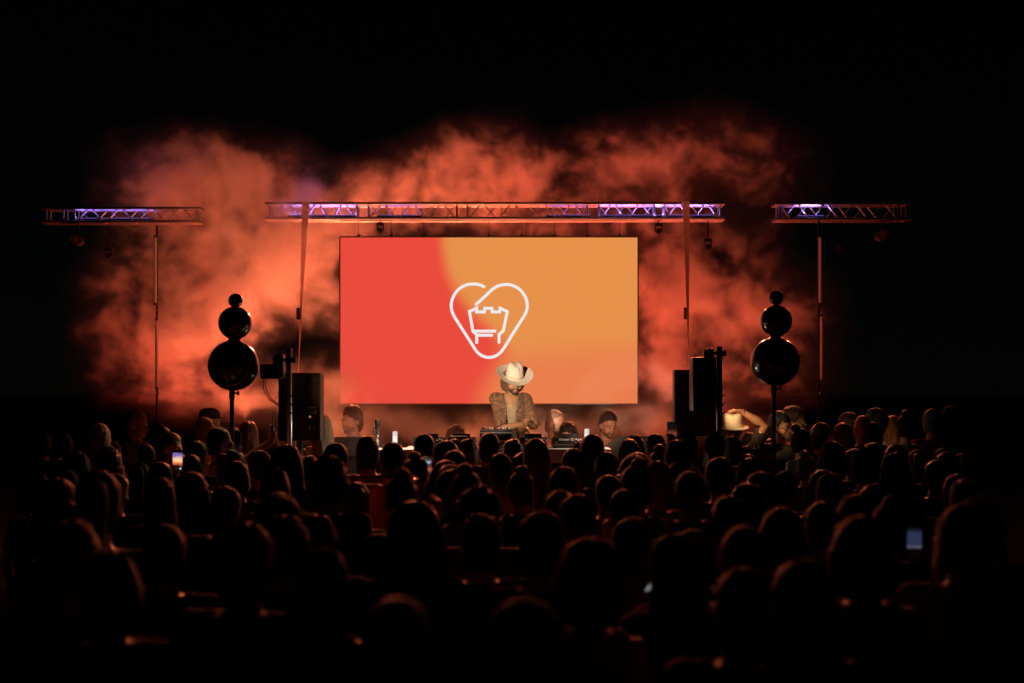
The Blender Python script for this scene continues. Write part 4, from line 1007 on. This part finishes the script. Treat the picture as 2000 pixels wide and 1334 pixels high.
o, h = crew('dark-haired man in red light standing behind the man in round glasses', 1552, 796, 14.4, 60, 10, 2, 'm', 'brown', 'short', 'brown', .8, 'red', seed=7); face(o)
o, h = crew('woman with tied hair and earring listening to the man in round glasses', 1567, 838, 12.8, 120, 0, 0, 'f', 'fair', 'bun', 'brown', 0, 'black', seed=8); face(o)
o, h = crew('person in magenta light behind the man holding his hat', 1463, 848, 14.1, 0, 10, 5, 'f', 'fair', 'long', 'brown', 0, 'red', seed=2); face(o)
# left side of the stage
o, h = crew('blond man with swept hair in profile beyond the dark heads', 267, 802, 13.6, 80, 0, 2, 'm', 'fair', 'short', 'blonde', .8, 'grey', seed=9); face(o, 'light')
o, h = crew('woman with pulled-back hair and earring in profile beside the glowing phone', 336, 846, 11.8, 75, -10, 0, 'f', 'tan', 'bun', 'black', 0, 'cream', seed=3); face(o, 'black')
o, h = crew('person with short blonde bob and white low-backed top', 398, 818, 13.3, 195, -20, 2, 'f', 'fair', 'short', 'blonde', 0, 'white', seed=4, cut=lambda c: c.y > .03 and c.z > 1.24 and abs(c.x) < (c.z-1.24)*.5 or c.z > 1.445)
o, h = crew('bearded man in a flat cap looking aside behind the blonde bob', 410, 801, 14.3, 70, 0, 2, 'm', 'fair', 'crop', 'brown', .8, 'black', seed=2); face(o)
cp = bmesh.new(); tube2(cp, [(0, .01, z) for z in (1.685, 1.70, 1.735, 1.765, 1.785, 1.79)], [(.084, .102), (.09, .11), (.09, .108), (.078, .092), (.05, .06), (.012, .014)], 28)
br = bmesh.new(); tube2(br, [(0, -.085, 1.692), (0, -.088, 1.700)], [(.070, .065), (.072, .067)], 24)
cap = add(o, 'cap', cp, mat('cap_dark', (.07, .03, .022), .8), h); add(o, 'cap_brim', br, MATS['cap_dark'], None, cap)
c = add(o, 'beard', BEARD, None, h); put_mat(c, HAIR['brown'])
o, h = crew('ginger long-haired woman with bare shoulders in front of the smoke', 484, 826, 13.2, 185, 0, 2, 'f', 'fair', 'long', 'ginger', 0, 'black', seed=5)
o, h = crew('dark-haired woman half hidden behind the baffled sphere speaker pole', 455, 838, 13.0, 150, 10, 2, 'f', 'fair', 'long', 'brown', 0, 'black', seed=6)
# selfie man
YS = 11.55; loc, Hs = on_px(432, 837, YS); sc_ = Hs/1.765
sf_rz = R(115)
tgt = P(531, 861, YS+.22); Mi = (Matrix.Translation(loc) @ Matrix.Rotation(sf_rz, 4, 'Z') @ Matrix.Scale(sc_, 4)).inverted()
lt = Mi @ tgt
side = 1 if lt.x > 0 else -1
sa = arms_down('m'); sa[side] = arm_to('m', side, lt, tuple((Mi.to_3x3() @ Vector((.15, 0, 1))).normalized()), tuple((Mi.to_3x3() @ Vector((-1, .2, 0))).normalized()), (side*.3, .2, -1))
o, h = crew('man in glasses and pale shirt stretching his arm out for a selfie', 432, 837, YS, 115, 0, 0, 'm', 'tan', 'crop', 'black', .9, 'cream', arms=sa, vox=.009, seed=7, loose=.012); face(o, 'black'); glasses(o, h, BLACKMETAL)
wrist_w = Mi.inverted() @ sa[side][2]

# ---- phones
def phone(label, pos, rz, tilt, scr_mat, w=.074, h=.152, group=None):
    t_ = thing('phone', label, 'phone', pos, 0, group); t_.rotation_euler = (tilt, 0, rz)
    obj('case', BX((0, 0, 0), (w, .009, h), bev=.003), BLACKPLASTIC, t_)
    s = obj('screen', BX((0, -.0052, .002), (w*.92, .001, h*.93)), scr_mat, t_)
    return t_, s
def phone_pic(name, st, kind):
    m = bpy.data.materials.new(name); m.use_nodes = True; n, l = m.node_tree.nodes, m.node_tree.links; b = n['Principled BSDF']; b.inputs['Base Color'].default_value = (.01, .01, .01, 1)
    tc = n.new('ShaderNodeTexCoord'); sp = n.new('ShaderNodeSeparateXYZ'); l.new(tc.outputs['Object'], sp.inputs[0])
    mr = n.new('ShaderNodeMapRange'); l.new(sp.outputs[2], mr.inputs[0]); mr.inputs[1].default_value = -.071; mr.inputs[2].default_value = .073
    nz = n.new('ShaderNodeTexNoise'); nz.inputs['Scale'].default_value = 45; nz.inputs['Detail'].default_value = 1; l.new(tc.outputs['Object'], nz.inputs['Vector'])
    ad = n.new('ShaderNodeMath'); ad.operation = 'MULTIPLY_ADD'; l.new(nz.outputs[0], ad.inputs[0]); ad.inputs[1].default_value = .16; l.new(mr.outputs[0], ad.inputs[2])
    r = n.new('ShaderNodeValToRGB'); l.new(ad.outputs[0], r.inputs[0])
    ramps = {'sunset': [(.0, (.0, .0, .0)), (.30, (.01, .005, .004)), (.36, (.35, .05, .03)), (.48, (.75, .20, .08)), (.60, (1, .62, .30)), (.70, (.8, .45, .35)), (.84, (.22, .14, .45)), (.96, (.16, .12, .4)), (1, (.0, .0, .0))],
             'faces': [(.0, (.01, .005, .004)), (.25, (.02, .01, .01)), (.40, (.5, .10, .06)), (.55, (.25, .05, .03)), (.70, (.05, .03, .03)), (.80, (.35, .45, .6)), (.88, (.1, .13, .18)), (1, (.02, .02, .02))],
             'stage': [(.0, (.005, .004, .004)), (.35, (.02, .01, .008)), (.5, (.30, .08, .04)), (.6, (.12, .03, .02)), (.75, (.01, .005, .005)), (1, (.006, .006, .006))],
             'blue': [(.0, (.0, .0, .0)), (.40, (.003, .003, .006)), (.47, (.22, .24, .28)), (.53, (.05, .06, .13)), (.8, (.045, .065, .15)), (.97, (.04, .06, .14)), (1, (.01, .01, .02))],
             'grey': [(0, (.25, .26, .27)), (1, (.4, .42, .43))]}[kind]
    el = r.color_ramp.elements; el[0].position = ramps[0][0]; el[0].color = (*ramps[0][1], 1); el[1].position = 1; el[1].color = (*ramps[-1][1], 1)
    for p, c in ramps[1:-1]: e = el.new(p); e.color = (*c, 1)
    l.new(r.outputs[0], b.inputs['Emission Color']); b.inputs['Emission Strength'].default_value = st; return m
phone('dark phone seen edge-on in the outstretched hand of the selfie man', wrist_w+Vector((.012, 0, .16)), R(100), 0, glow('selfie_screen', (.5, .3, .2), .3))

# ---- the crowd: photo x, top of head y, head width px, hair style, colour, head yaw
CR = """730 856 48 short black 0|637 867 52 crop black 12|835 850 43 crop black -8|874 866 54 long black 0|922 861 43 bob brown 0|955 849 42 short brown 10|896 859 38 crop brown 0
1010 861 38 short black 0|1042 863 56 long brown 0|968 888 52 crop black 15|1120 881 52 short brown -10|1163 854 54 long black 0|1215 861 46 short black 0|1243 858 42 mop brown 0|1283 849 41 crop black 0
1126 867 40 bob black 0|1350 846 44 short black 0|1388 845 42 crop black 10|1436 857 44 long black 0|1516 862 46 wide black 0|1566 843 42 long black 15|1336 909 48 bob brown 0
1285 912 72 mop ginger 0|1212 1017 62 short brown 0|1150 1064 138 bob black 0|1119 974 62 short brown 0|1078 962 50 crop brown 0|946 963 92 mop brown 0|955 1012 88 short brown 0
881 948 44 short brown 0|800 934 72 bun black 12|816 992 122 wide black 0|1066 1005 98 crop black 0|826 1188 150 bob black 0|645 904 80 mop black 0|703 882 42 short black 0|716 888 46 mop brown -20
762 869 53 short black 0|604 893 38 crop black 0|264 829 34 short black 15|301 829 38 bob black 20|280 870 38 crop black 25|179 832 50 long blonde 10|138 846 40 crop black 30|87 848 36 short black 25
110 853 36 long black 20|214 864 46 bob black 15|277 905 40 tail black 20|388 893 46 long brown 20|544 877 70 wide black 0|481 905 56 short black 15|531 919 48 bob brown 10|592 890 36 crop black 0
196 925 92 tail black 25|308 939 56 long black 20|380 930 58 wide black 20|462 1029 118 short black 20|527 1024 62 mop brown 15|1590 829 38 short black -60|1646 808 38 long brown 40|1652 830 42 long blonde 0
1686 809 34 bald none 30|1718 804 38 mop black -80|1714 826 36 crop black -60|1765 811 34 bun black -30|1747 818 34 wide ginger -20|1832 800 33 crop grey -60|1868 797 36 bob brown -50|1627 869 56 bob black 0
1676 880 46 short black -10|1698 867 42 crop brown -15|1798 881 42 tail black -20|1607 925 48 bob brown -15|1730 890 62 long brown -15|1696 958 66 wide black -15|1706 1022 126 bob black -15|1490 932 56 mop black 0
1526 922 52 crop black 0|1366 1042 76 short brown -15|1412 976 64 long black 0|1850 880 46 long black -20|1880 930 60 short black -20|1590 985 70 crop black 0|1500 1000 78 bob black 0
110 900 46 short black 20|60 930 56 bob black 20|140 985 70 short black 20|330 1030 92 crop black 15|640 1010 84 short black 0|590 1080 120 long black 0|1240 960 56 crop black 0|1420 1120 130 short black 0|1580 1110 130 long black 0
230 1090 130 bob black 15|1880 1030 90 bob black -20|1000 1180 170 short black 0|700 945 56 tail black 0|1170 930 50 crop black 0|1030 925 46 bun brown 0|430 955 60 short black 0|1455 890 46 short black 0"""
DESC = {'short': 'tousled hair', 'crop': 'cropped hair', 'bob': 'a short bob', 'long': 'long straight hair', 'wide': 'long full hair', 'mop': 'thick curly hair', 'tail': 'a ponytail', 'bun': 'hair in a bun', 'bald': 'a shaven head'}
FEM = {'bob', 'long', 'wide', 'tail', 'bun'}
rc = random.Random(21); placed = []; CROWD = []
HW = {'short': .185, 'crop': .175, 'bob': .212, 'long': .202, 'wide': .235, 'mop': .215, 'tail': .175, 'bun': .175, 'bald': .165}
def depth(x, y, w, st, lim=12.4):
    Y = min(HW[st]*F/w, lim if 560 < x < 1320 else 14.6); H = CAMZ-(y-HOR)*Y/F
    if H > 1.86: Y = (CAMZ-1.86)*F/(y-HOR); H = 1.86
    if H < 1.50: Y = (CAMZ-1.50)*F/(y-HOR); H = 1.50
    return Y, H
ZONES = [(230, 'under the outer smoky truss'), (360, 'under the smoky truss end'), (500, 'before the baffled sphere speaker'), (640, 'before the rear-panel loudspeaker'), (760, 'before the bearded man'), (860, 'before the microphone'), (940, 'before the unlettered players'), (1030, 'before the performer'),
  (1120, 'before the shaven-headed man'), (1200, 'before the moustached man'), (1320, 'before the wedge monitor'), (1470, 'before the tall dark loudspeaker'), (1600, 'before the plain sphere speaker'), (1720, 'under the dark truss'), (9999, 'under the dark truss end')]
HCN = {'black': 'black', 'brown': 'brown', 'blonde': 'blonde', 'ginger': 'ginger', 'grey': 'grey', 'light': 'fair', 'none': ''}
for i, ent in enumerate(CR.replace('\n', '|').split('|')):
    x, y, w, st, hc, yaw = ent.split(); x, y, w, yaw = float(x), float(y), float(w), float(yaw)
    sx = 'f' if st in FEM else 'm'
    yq = min((0, 20, 55), key=lambda q: abs(abs(yaw)-q))*(1 if yaw >= 0 else -1)
    Y, H = depth(x, y, w, st)
    me, HM, shs = body_variant((sx, yq))
    sl = rc.choice(list(shs)); scol = rc.choice(['black', 'black', 'navy', 'grey', 'black', 'teal', 'red', 'olive', 'white' if y < 900 else 'black'])
    rz = 180+rc.uniform(-22, 22)
    X = PX(x, Y)
    hm = HM; s = H/1.765
    c = Matrix.Rotation(R(rz), 3, 'Z') @ (HM @ Vector((0, .02, 1.66)))*s    # head centre offset
    d = 'crowd member with %s%s' % ((HCN[hc]+' ').replace('none ', '') if False else '', DESC[st] if hc == 'none' else DESC[st].replace('hair', HCN[hc]+' hair') if 'hair' in DESC[st] else 'a '+HCN[hc]+' '+DESC[st][2:])
    row = 'near the stage' if Y > 10.6 else 'mid-crowd' if Y > 7 else 'far back'
    zone = next(z for lim_, z in ZONES if x < lim_)
    look = ' %s %s' % (row, zone)
    o = person(d+look, (X-c.x, Y-c.y, 0), R(rz), H, me, HM, rc.choice(['fair', 'tan', 'tan', 'brown']), None if st == 'bald' else st, hc, shs[sl], scol, sx, rc.choice(['denim', 'black', 'grey']), d+look, i, True)
    o.rotation_euler[1] = R(rc.uniform(-2.5, 2.5))
    if (x, y) == (816, 992):
        cl = bmesh.new(); tube(cl, spline([(-.062, .045, 1.812), (-.094, .045, 1.792), (-.114, .043, 1.758), (-.124, .04, 1.722)]), [.013]*13, 8)
        add(o, 'hair_clip', cl, mat('amber_clip', (.95, .5, .25), .3, 1.), HM); o['label'] = 'long-haired woman with a shiny amber clip on her hair'; del o['group']
    if (x, y) == (800, 934):
        for kx, kz in ((-.02, 1.772), (-.055, 1.757), (-.075, 1.738)):
            cl = bmesh.new(); ell(cl, (kx, .03, kz+.016), (.017, .014, .011)); add(o, 'hair_bead', cl, mat('red_bead', (.7, .05, .02), .2, coat=.5), HM)
        o['label'] = 'crowd member with a bun and red beads in the hair'; del o['group']
    if (x, y) == (1686, 809):
        face(o); glasses(o, HM, BLACKMETAL); o['label'] = 'shaven-headed man in glasses turned to the dark curly-haired man'; del o['group']
    if (x, y) in ((1646, 808), (1718, 804), (1714, 826), (1590, 829), (1832, 800)): face(o, 'black')
    if (x, y) in ((1590, 829), (1832, 800)): glasses(o, HM, BLACKMETAL)
    if (x, y) == (1285, 912): o['label'] = 'crowd member with big curly ginger hair rimmed by light'
# shorter people filling the gaps between the heads above
taken = [(o.location.x, o.location.y) for o in C.objects if o.get('category') == 'person']
for i in range(400):
    if len(CROWD) >= 46: break
    Y = rc.uniform(4.2, 11.6); X = rc.uniform(-.33, .33)*Y
    if min((X-a)**2+(Y-b_)**2 for a, b_ in taken) < .30**2 or abs(X) < .45 and Y < 5.2: continue
    x = 1000+X/Y*F
    if abs(x-830) < 130 and Y < 6.2 or abs(x-1775) < 80 and Y < 7.6 or abs(x-1285) < 60 and Y < 7.2 or abs(x-350) < 45 and Y < 10.2: continue
    st = rc.choice(['short', 'crop', 'bob', 'long', 'wide', 'mop', 'tail', 'bun']); hc = rc.choice(['black', 'black', 'brown', 'brown', 'light']); sx = 'f' if st in FEM else 'm'
    H = rc.uniform(1.47, 1.60); me, HM, shs = body_variant((sx, rc.choice([0, 20, -20])))
    x = 1000+X/Y*F; row = 'near the stage' if Y > 10.6 else 'mid-crowd' if Y > 7 else 'far back'
    d = 'short person with %s %s %s' % (DESC[st].replace('hair', HCN[hc]+' hair') if 'hair' in DESC[st] else 'a '+HCN[hc]+' '+DESC[st][2:], row, next(z for lim_, z in ZONES if x < lim_))
    o = person(d, (X, Y, 0), R(180+rc.uniform(-25, 25)), H, me, HM, rc.choice(['fair', 'tan', 'brown']), st, hc, rc.choice(list(shs.values())), rc.choice(['black', 'navy', 'grey', 'olive']), sx, 'black', d, i, True)
    taken.append((X, Y)); CROWD.append(o)
# phone holders: person px + phone px
def holder(label, x, y, w, st, hc, px, py, dY, pic, plabel, tilt=0., prz=0., lim=12.4, pw=.074):
    sx = 'f' if st in FEM else 'm'; Y, H = depth(x, y, w, st, lim); s = H/1.765; rz = R(180); loc = Vector((PX(x, Y), Y, 0))
    pp = P(px, py, Y+dY); Mw = Matrix.Translation(loc) @ Matrix.Rotation(rz, 4, 'Z') @ Matrix.Scale(s, 4)
    lw = Mw.inverted() @ (pp+Vector((0, -.025, -.115))); sd = 1 if lw.x > 0 else -1
    ar = arms_down(sx); ar[sd] = arm_to(sx, sd, lw, (-sd*.15, -.1, 1), (0, -1, .0), (sd*.8, .2, -1))
    me, HM = make_body(sx, 0, R(2), arms=ar, vox=.011, curl=.45); sh = make_shirt(sx, ar, .8, vox=.013)
    person(label, loc, rz, H, me, HM, 'tan', st, hc, sh, 'black', sx, 'black')
    wv = Mw @ ar[sd][2]
    ph, sc = phone(plabel, wv+Vector((0, .03, .125)), prz, tilt, pic, w=pw)
    if 'violet' in plabel:
        for k, r_ in ((-1, .0055), (0, .0075), (1, .0055)): obj('screen_button', TB([(k*.02, -.006, -.055), (k*.02, -.0068, -.055)], r_, 12), glow('button_white', (1, 1, 1), .9), sc)
holder('crowd member with a bob filming the sunset-coloured stage on a bright phone', 314, 908, 54, 'bob', 'black', 346, 897, .46, phone_pic('phone_sunset', 1.1, 'sunset'), 'bright phone showing a violet and orange picture of the stage')
holder('crowd member with cropped hair filming faces on a dim phone', 806, 899, 47, 'crop', 'black', 833, 914, .45, phone_pic('phone_faces', 1., 'faces'), 'phone showing blurred orange faces and a white light')
holder('crowd member with short hair raising a dark phone by the tall loudspeaker', 1321, 863, 52, 'short', 'black', 1312, 846, .42, phone_pic('phone_stage', .8, 'stage'), 'dark phone with a faint orange picture held up before the tall loudspeaker')
holder('crowd member with a bun holding a dim blue phone low', 1735, 985, 78, 'bun', 'black', 1786, 1066, .42, phone_pic('phone_blue', .5, 'blue'), 'blurred phone glowing dim blue in the dark crowd')
holder('crowd member with long hair and a phone tilted away at waist height', 1318, 1052, 84, 'long', 'black', 1284, 1128, .40, phone_pic('phone_grey', 1., 'grey'), 'small grey glint of a phone tilted almost edge-on', R(35), R(62), pw=.07)

bpy.data.scenes.remove(WORK)

# ------------------------------------------------------------------ smoke
def smoke():
    LO, HI = Vector((-6.6, 13.55, .9)), Vector((5.4, 21.7, 6.4))
    ng = bpy.data.node_groups.new('smoke_cloud', 'GeometryNodeTree')
    ng.interface.new_socket('Geometry', in_out='INPUT', socket_type='NodeSocketGeometry')
    ng.interface.new_socket('Geometry', in_out='OUTPUT', socket_type='NodeSocketGeometry')
    n, l = ng.nodes, ng.links
    out = n.new('NodeGroupOutput')
    pos = n.new('GeometryNodeInputPosition').outputs[0]
    def put(sock, v):
        if hasattr(v, 'is_output'): l.new(v, sock)
        else: sock.default_value = v
    def M(op, a, b=0., c=0., cl=False):
        x = n.new('ShaderNodeMath'); x.operation = op; x.use_clamp = cl
        put(x.inputs[0], a); put(x.inputs[1], b); put(x.inputs[2], c); return x.outputs[0]
    def V(op, a, b=(0, 0, 0)):
        x = n.new('ShaderNodeVectorMath'); x.operation = op; put(x.inputs[0], a)
        if op == 'SCALE': put(x.inputs[3], b)
        else: put(x.inputs[1], b)
        return x.outputs['Value'] if op in ('DOT_PRODUCT', 'LENGTH') else x.outputs[0]
    def N(vec, scale, detail, rough=.55, col=False):
        x = n.new('ShaderNodeTexNoise'); put(x.inputs['Vector'], vec); x.inputs['Scale'].default_value = scale
        x.inputs['Detail'].default_value = detail; x.inputs['Roughness'].default_value = rough
        return x.outputs['Color' if col else 0]
    wp = V('SCALE', V('SUBTRACT', N(pos, .8, 2, col=True), (.5, .5, .5)), 1.1)
    q = V('ADD', pos, wp)
    fb = N(V('MULTIPLY', q, (1, .28, 1.05)), 2.9, 9, .70)
    big = N(V('ADD', q, (7.3, 1.1, 3.)), .55, 3, .5)
    wl = V('ADD', pos, V('SCALE', V('SUBTRACT', N(pos, 1.3, 3, col=True), (.5, .5, .5)), .75))
    total = None
    for (x, y, Y, rx, ry, rz, a) in BLOBS:
        c = P(x, y, Y)
        d = V('MULTIPLY', V('SUBTRACT', wl, tuple(c)), (1/rx, 1/ry, 1/rz))
        g_ = M('MULTIPLY', M('EXPONENT', M('MULTIPLY', V('DOT_PRODUCT', d, d), -1.)), a)
        total = g_ if total is None else M('ADD', total, g_)
    v = M('ADD', total, M('MULTIPLY', M('SUBTRACT', fb, .5), 3.4))
    v = M('ADD', v, M('MULTIPLY', M('SUBTRACT', big, .5), .7))
    v = M('MULTIPLY', M('SUBTRACT', v, .30), .9, cl=True)
    v = M('POWER', v, 1.35)
    d = M('MULTIPLY', M('MULTIPLY', v, M('MULTIPLY', M('SUBTRACT', total, .04), 3.2, cl=True)), SMOKE_D)
    d = M('ADD', d, M('MULTIPLY', M('MULTIPLY', total, M('SUBTRACT', fb, .12)), SMOKE_D*.13))
    d = M('MAXIMUM', d, 0.)
    d = M('MULTIPLY', d, M('GREATER_THAN', d, .004))
    vc = n.new('GeometryNodeVolumeCube')
    l.new(d, vc.inputs['Density']); vc.inputs['Min'].default_value = LO; vc.inputs['Max'].default_value = HI
    for k, ax in enumerate('XYZ'): vc.inputs['Resolution '+ax].default_value = int((HI-LO)[k]/(.04 if ax != 'Y' else .065))
    m = bpy.data.materials.new('smoke'); m.use_nodes = True
    nn, ll = m.node_tree.nodes, m.node_tree.links
    nn.remove(nn['Principled BSDF']); pv = nn.new('ShaderNodeVolumePrincipled')
    pv.inputs['Color'].default_value = (.94, .9, .87, 1); pv.inputs['Density'].default_value = 1.; pv.inputs['Anisotropy'].default_value = .15
    ll.new(pv.outputs[0], nn['Material Output'].inputs['Volume'])
    m.cycles.volume_sampling = 'MULTIPLE_IMPORTANCE'
    sm = n.new('GeometryNodeSetMaterial'); sm.inputs['Material'].default_value = m
    l.new(vc.outputs[0], sm.inputs[0]); l.new(sm.outputs[0], out.inputs[0])
    vol = bpy.data.volumes.new('smoke'); o = bpy.data.objects.new('smoke', vol); C.objects.link(o); vol.materials.append(m)
    md = o.modifiers.new('smoke_cloud', 'NODES'); md.node_group = ng
    o['kind'] = 'stuff'; o['label'] = 'billowing stage smoke lit orange and red around the screen'; o['category'] = 'smoke'
SMOKE_D = 2.0
BLOBS = [ (1510, 340, 20.4, .7, .45, .5, .34), (1550, 600, 20.2, .6, .5, .5, .36), (1345, 530, 20.1, .45, .5, .4, .4), (1170, 345, 20.3, .4, .5, .4, .45),  (385, 440, 18.9, .45, .3, .4, .75), (545, 520, 18.5, .4, .3, .5, .55),  # photo x, y, depth, radii x/y/z in metres, strength
 (440, 490, 20.0, 1.1, .7, 1.0, .95), (340, 350, 20.2, .75, .7, .5, .75), (380, 310, 20.2, .3, .4, .3, .5), (470, 330, 20.2, .3, .4, .3, .45), (560, 470, 19.2, .5, .9, .8, .7), (300, 680, 20.0, .75, .7, .45, .7),
 (240, 590, 20.2, .5, .6, .6, .45), (430, 640, 20.0, .7, .6, .5, .7), (430, 770, 19.8, 1.3, .7, .3, .6), (640, 430, 19.8, .5, .6, .5, .7),
 (640, 570, 19.8, .3, .5, .6, .6), (640, 760, 18.6, .6, .6, .4, .8), (480, 350, 20.0, .6, .5, .35, .7), (540, 540, 20.0, .5, .5, .4, .6),
 (730, 380, 20.2, .6, .5, .35, .75), (860, 345, 20.2, .7, .6, .45, .85), (960, 330, 20.2, .6, .6, .5, .8), (1060, 350, 20.2, .55, .5, .4, .75),
 (900, 425, 19.6, 1.6, .4, .3, .6), (1150, 440, 19.7, .9, .4, .25, .5),
 (1290, 330, 20.3, .7, .6, .5, .65), (1400, 280, 20.5, .9, .6, .5, .4), (1230, 280, 20.4, .4, .5, .3, .3),
 (1290, 600, 20.0, .45, .6, .6, .8), (1390, 600, 20.0, .8, .6, .45, .85), (1480, 640, 20.2, .6, .6, .4, .5), (1340, 480, 20.0, .7, .5, .5, .6),
 (1300, 740, 19.6, .5, .6, .4, .8), (1420, 730, 19.8, .8, .6, .35, .65), (1570, 730, 20.2, .6, .6, .4, .25), (1460, 480, 20.2, .5, .5, .4, .25),
 (700, 832, 17.0, .8, .9, .22, .7), (900, 834, 17.0, 1.0, .9, .22, .7), (1150, 836, 17.0, .9, .9, .22, .65), (1350, 815, 18.0, .9, .9, .3, .6),
 (670, 825, 13.95, .45, .3, .26, .9), (880, 835, 14.1, .5, .3, .22, .6), (1130, 838, 14.15, .55, .2, .2, .5),
 (575, 620, 20.0, .4, 1.2, .28, -.12), (525, 690, 19.9, .45, 1.0, .2, -.2), (640, 690, 20., .25, .8, .3, -.4), (1390, 500, 20, .3, .8, .25, -.5), (1110, 345, 20.2, .2, .6, .2, -.4), (640, 360, 20.2, .25, .6, .2, -.42)]
smoke()
